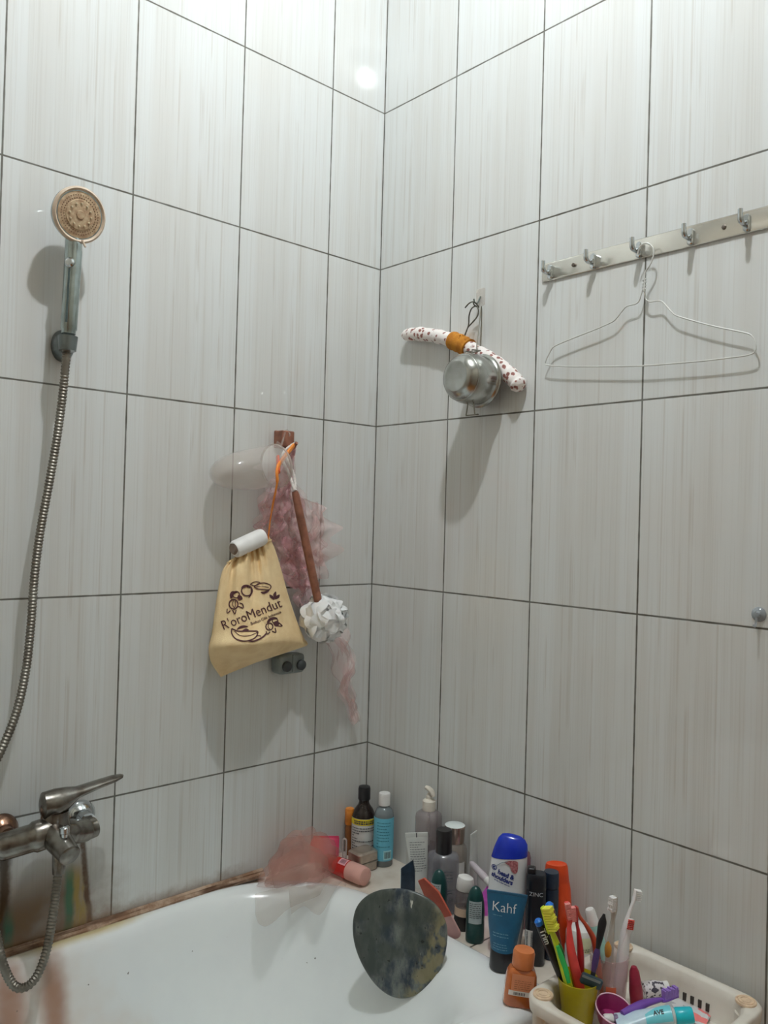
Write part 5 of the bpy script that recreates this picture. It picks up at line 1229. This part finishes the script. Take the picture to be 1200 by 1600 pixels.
def pen(label, top, bot, m, letter=None):
    t = thing('pen_style_toothbrush', label, 'toothbrush', bot)
    ax = (bot-top).normalized()
    build(MB().tube([top - ax*0.001, top + ax*0.002, top + ax*0.008, top + ax*0.0095], [0.004, 0.0068, 0.0068, 0.006], 20), 'blue_tip', M_bluecap, t, world=True)
    build(MB().tube([top + ax*0.009, top + ax*0.012, top.lerp(bot, 0.6), bot], [0.0062, 0.0072, 0.0074, 0.0062], 20), 'barrel', m, t, world=True)
    if letter:
        n = (CAMD - ax*CAMD.dot(ax)).normalized(); s = n.cross(ax)
        def f(x, y):
            a = y/0.0074; return top + ax*(0.026+x) + (n*cos(a) + s*sin(a))*0.0084
        build(text_mb(letter, 0.0125, f, bold=0.0003), 'lettering', M_wprint, t, world=True, smooth=False)
pen('black blue-tipped brush with white lettering leaning left out of the olive cup', PD(840, 1437, D1+0.012), incup(K1, 0.005, 0.1), M_pen, 'Trim')
pen('dark brown blue-tipped brush upright behind the lime toothbrush', PD(858, 1411, D1+0.030), incup(K1, 0.021, 1.9), pm('dark_red_brown', 84, 32, 28))
# razor, head down
t = thing('razor', 'dark razor with purple grip stood head down at the olive cup rim', 'razor', PD(926, 1530, D1-0.012))
rt_, rb2 = PD(944, 1428, D1+0.004), PD(926, 1525, D1-0.010)
hb, Pz = flat_tube([rt_, rt_.lerp(rb2, 0.18), rt_.lerp(rb2, 0.45), rt_.lerp(rb2, 0.68), rb2], [0.0020, 0.0068, 0.0060, 0.0038, 0.0036, 0.0040], [0.0016, 0.0034, 0.0034, 0.003, 0.003, 0.003], RH)
build(hb, 'handle', M_pen, t, world=True, angle=80)
build(flat_tube([rt_.lerp(rb2, 0.56), rt_.lerp(rb2, 0.64), rt_.lerp(rb2, 0.80), rt_.lerp(rb2, 0.93)], [0.0036, 0.0054, 0.0052, 0.0038], [0.0033, 0.0046, 0.0046, 0.0033], RH)[0], 'purple_grip', pm('dark_purple', 62, 44, 92), t, world=True, angle=80)
hx = (RH*0.92 + V((0, 0, -0.34))).normalized(); hz = hx.cross(CAMD).normalized(); hy = hz.cross(hx)
rotm = Matrix((hx, hy, hz)).transposed()
hd = build(MB().box(PD(924, 1533, D1-0.018), (0.035, 0.010, 0.016), rotm), 'head', pm('dark_teal', 34, 56, 62), t, world=True, bevel=0.003)
build(MB().box(PD(924, 1530, D1-0.024), (0.031, 0.002, 0.0035), rotm), 'blade_strip', mat('blade_steel', rgb(150, 158, 160), 0.3, 0.8), hd, world=True)

# brushes in the clear cup
brush('greyish toothbrush with frosted head and golden handle in the clear cup', PD(962, 1400, D2+0.006), incup(K2, 0.010, 2.2), M_greyc, M_wb, -RH*0.8+CAMD*0.5, headlen=0.026, hw=0.0062, grip=M_gold, mid=PD(953, 1478, D2+0.004), blen=0.009)
brush('white toothbrush with purple grip leaning right out of the clear cup', PD(993, 1390, D2+0.010), incup(K2, 0.012, 0.3), M_whp, M_wb, RH*0.9-V((0, 0, 0.3)), headlen=0.018, hw=0.0056, grip=M_pur, mid=PD(974, 1460, D2+0.006), blen=0.009, tufts=6)
brush('white toothbrush with a red pad on its short head in the clear cup', PD(986, 1436, D2-0.010), incup(K2, 0.014, -0.5), M_whp, pm('red_pad', 190, 70, 62, r=0.6), CAMD, headlen=0.017, hw=0.0062, mid=PD(976, 1486, D2-0.006), blen=0.003, tufts=6)
# white capped teal tube behind the razor
a_, b_ = PD(921, 1420, D2+0.020), PD(944, 1500, D2+0.014)
t = thing('teal_tube', 'slim pale teal tube with white cap leaning behind the dark razor', 'tube', b_)
build(MB().tube([a_, a_.lerp(b_, 0.03), a_.lerp(b_, 0.30)], [0.0068, 0.0082, 0.0094], 22), 'cap', M_whitecap, t, world=True)
build(MB().tube([a_.lerp(b_, 0.30), a_.lerp(b_, 0.33), b_], [0.0088, 0.0102, 0.0104], 22), 'tube_body', mat('pale_teal', kc(150, 186, 178, 1.5), 0.35, c2=kc(124, 170, 164, 1.5), scale=60), t, world=True)

# magenta bowl, dark red bottle, printed tube, purple brush, sachet, toothpaste
ZB = ZF
P = V((-0.207, -0.842, ZB + 0.027)); axm = (TC*0.30 + RH*0.12 + V((0, 0, 0.94))).normalized()
t = thing('magenta_cup', 'small magenta cup with pale rim tipped on its side in the rack', 'cup', P)
MM = frame_z(P - axm*0.012, axm)
M_mag = mat('magenta_plastic', kc(136, 44, 92, 1.6), 0.3, c2=kc(122, 36, 82, 1.6))
build(MB().lathe([(0.018, 0), (0.021, 0.003), (0.0300, 0.028), (0.0288, 0.028), (0.020, 0.005), (0.001, 0.004)], 40, M=MM), 'cup_body', M_mag, t, world=True)
build(MB().tube([MM @ V((0.0295*cos(2*pi*k/44), 0.0295*sin(2*pi*k/44), 0.028)) for k in range(44)], 0.0011, 8, closed=True), 'rim', mat('pale_pink_rim', kc(214, 170, 186, 1.5), 0.4), t, world=True)
P = V((-0.128, -0.842, ZB)); hh = up_to(P, 992, 1510)
t = thing('dark_red_bottle', 'small dark red rounded bottle right of the clear cup in the rack', 'bottle', P, (0, math.radians(-6), facing(P)))
build(MB().lathe([(0.009, 0), (0.0108, 0.003), (0.0112, hh*0.5), (0.0098, hh*0.66)], 28), 'bottle_body', pm('dark_red', 132, 34, 52), t)
build(MB().lathe([(0.0097, hh*0.66), (0.0096, hh*0.70), (0.0080, hh*0.88), (0.0045, hh*0.98), (0.001, hh)], 28), 'rounded_cap', pm('dark_red_cap', 140, 38, 58), t)
c0, c1 = DK(1008, 1553, ZB+0.014), DK(1040, 1550, ZB+0.018)
c0 = c0 + AW*0.012; c1 = c1 + AW*0.012
t = thing('printed_tube', 'white rolled tube end with black print lying beside the dark red bottle', 'tube', V((c0.x, c0.y, ZB)))
g = NG('black_white_print'); v1 = g.noise(g.pos, 150.0, 1.0)
M_bw = g.done(g.mix(g.sstep(v1, 0.54, 0.57), rgb(226, 222, 226), kc(66, 62, 74, 1.4)), 0.4)
build(MB().tube([c0, c0.lerp(c1, 0.05), c0.lerp(c1, 0.6), c1], [0.0105, 0.0132, 0.0132, 0.010], 26), 'tube_body', M_bw, t, world=True)
build(MB().tube([c1, c1.lerp(c0, -0.25)], [0.0105, 0.0105], 20), 'cap', M_whitecap, t, world=True)
# purple toothbrush lying on top
brush('purple toothbrush with lilac bristles lying across the things in the rack', PD(1058, 1556, 1.345), PD(972, 1583, 1.300), M_pur, M_purb, V((0, 0, 1))-RH*0.15, headlen=0.030, hw=0.0060, mid=PD(1010, 1567, 1.320), blen=0.0135, tufts=9)
# sachet
sq = [DK(1053, 1553, ZB+0.006), DK(1112, 1584, ZB+0.006), DK(1100, 1606, ZB+0.006), DK(1036, 1572, ZB+0.010)]
cs_ = sum(sq, V((0, 0, 0)))/4
t = thing('white_sachet', 'flat white sachet with grey and pink print lying in the rack', 'sachet', cs_)
def sfn(s):
    def f(u, v):
        p = sq[0].lerp(sq[1], u).lerp(sq[3].lerp(sq[2], u), v); return p + V((0, 0, s*0.003*(sin(pi*u)*sin(pi*v))**0.5 + 0.0008*sin(u*11)))
    return f
g = NG('sachet_print'); vo2 = g.t.nodes.new('ShaderNodeTexVoronoi'); vo2.inputs['Scale'].default_value = 60; g.t.links.new(g.pos, vo2.inputs['Vector'])
sx_ = g.t.nodes.new('ShaderNodeSeparateXYZ'); g.t.links.new(vo2.outputs['Color'], sx_.inputs[0])
cc_ = g.mix(g.sstep(sx_.outputs[0], 0.55, 0.57), rgb(222, 222, 224), kc(150, 152, 156, 1.5)); cc_ = g.mix(g.sstep(sx_.outputs[1], 0.86, 0.87), cc_, kc(206, 110, 110, 1.5)); M_sach = g.done(cc_, 0.35)
mb = MB().grid(sfn(1), 20, 14); mb.grid(sfn(-1), 20, 14); build(mb, 'pouch', M_sach, t, world=True, angle=60)
edge_ = MB(); edge_.tube([sq[0] + V((0, 0, .001)), sq[1] + V((0, 0, .001))], 0.0015, 6); build(edge_, 'sealed_edge', M_wprint, t, world=True)
# toothpaste
a_, b_ = PD(962, 1594, 1.295), PD(1050, 1588, 1.285)
t = thing('toothpaste_tube', 'pale blue toothpaste tube with turquoise cap at the rack front', 'tube', a_)
ax_ = (b_-a_).normalized(); upx = V((0, 0, 1)); upx = (upx-ax_*upx.dot(ax_)).normalized(); nx = ax_.cross(upx)
M_tp = mat('pale_blue_tube', kc(172, 192, 204, 1.55), 0.25, c2=kc(164, 184, 198, 1.55)); M_tq = pm('turquoise', 20, 158, 172, k=1.7)
rings = []
for i in range(17):
    k = i/16; h_ = 0.0016*(1-k)**1.5 + 0.0145*(1-(1-k)**1.7); w_ = 0.019*(1-k)+0.0145*k; c = a_.lerp(b_, k)
    rings.append([c + upx*(h_*sin(2*pi*j/28)) + nx*(w_*cos(2*pi*j/28)) for j in range(28)])
Lt = (b_-a_).length
build(MB().loft(rings), 'tube_body', M_tp, t, world=True, angle=60)
def tps(u, v, e=0.0010):
    k = min(max(u/Lt, 0), 1); h_ = 0.0016*(1-k)**1.5 + 0.0145*(1-(1-k)**1.7); w_ = 0.019*(1-k)+0.0145*k
    a = v/0.015 + 0.75; return a_ + ax_*u + upx*((h_+e)*sin(a)) - nx*((w_+e)*cos(a)) if nx.dot(TC) < 0 else a_ + ax_*u + upx*((h_+e)*sin(a)) + nx*((w_+e)*cos(a))
build(MB().grid(lambda p, q: tps(Lt*(0.52+0.47*p), -0.010+0.034*q*(0.45+0.55*p)), 12, 12), 'turquoise_panel', mat('soft_turquoise', kc(96, 176, 188, 1.55), 0.3), t, world=True)
build(text_mb('AVE', 0.009, lambda x, y: tps(Lt*0.76+x, 0.004+y, 0.0017), bold=0.0003), 'lettering', M_print, t, world=True, smooth=False)
build(MB().tube([b_ + ax_*0.0005, b_ + ax_*0.005, b_ + ax_*0.0055], [0.0143, 0.0105, 0.0095], 24), 'shoulder', M_whitecap, t, world=True)
build(MB().tube([b_ + ax_*0.005, b_ + ax_*0.007, b_ + ax_*0.030, b_ + ax_*0.032], [0.0115, 0.0125, 0.0118, 0.0105], 24), 'cap', M_tq, t, world=True)
# loose white cap
P = PD(943, 1592, 1.300)
t = thing('small_white_cap', 'tiny loose white cap in the rack left of the toothpaste tube', 'cap', P)
build(MB().tube([P, P + RH*0.003, P + RH*0.014, P + RH*0.015], [0.006, 0.0075, 0.0078, 0.007], 20), 'cap_shell', M_whitecap, t, world=True)
build(MB().tube([P + RH*0.0150, P + RH*0.022], [0.0066, 0.0072], 20), 'dark_thread', mat('purple_grey', kc(110, 96, 124, 1.4), 0.5), t, world=True)

# ================================================================== camera and render look
cd = bpy.data.cameras.new('camera'); cam = bpy.data.objects.new('camera', cd); COL.objects.link(cam)
cam.location = CAM
cam.matrix_world = Matrix(((RT.x, UP.x, -FW.x, CAM.x), (RT.y, UP.y, -FW.y, CAM.y), (RT.z, UP.z, -FW.z, CAM.z), (0, 0, 0, 1)))
cd.sensor_fit = 'VERTICAL'; cd.sensor_height = 36.0; cd.lens = FPX/1600*36.0
cd.clip_start = 0.02; cd.clip_end = 50
SC.camera = cam
w = bpy.data.worlds.new('world'); SC.world = w; w.use_nodes = True
w.node_tree.nodes['Background'].inputs[0].default_value = (0.9, 0.95, 1.0, 1); w.node_tree.nodes['Background'].inputs[1].default_value = 0.0
vs = SC.view_settings; vs.view_transform = 'Standard'; vs.look = 'None'; vs.gamma = 1.0; vs.use_curve_mapping = False; vs.exposure = 0.24
SC.cycles.max_bounces = 10; SC.cycles.diffuse_bounces = 6; SC.cycles.transparent_max_bounces = 24
SC.cycles.caustics_reflective = False; SC.cycles.caustics_refractive = False
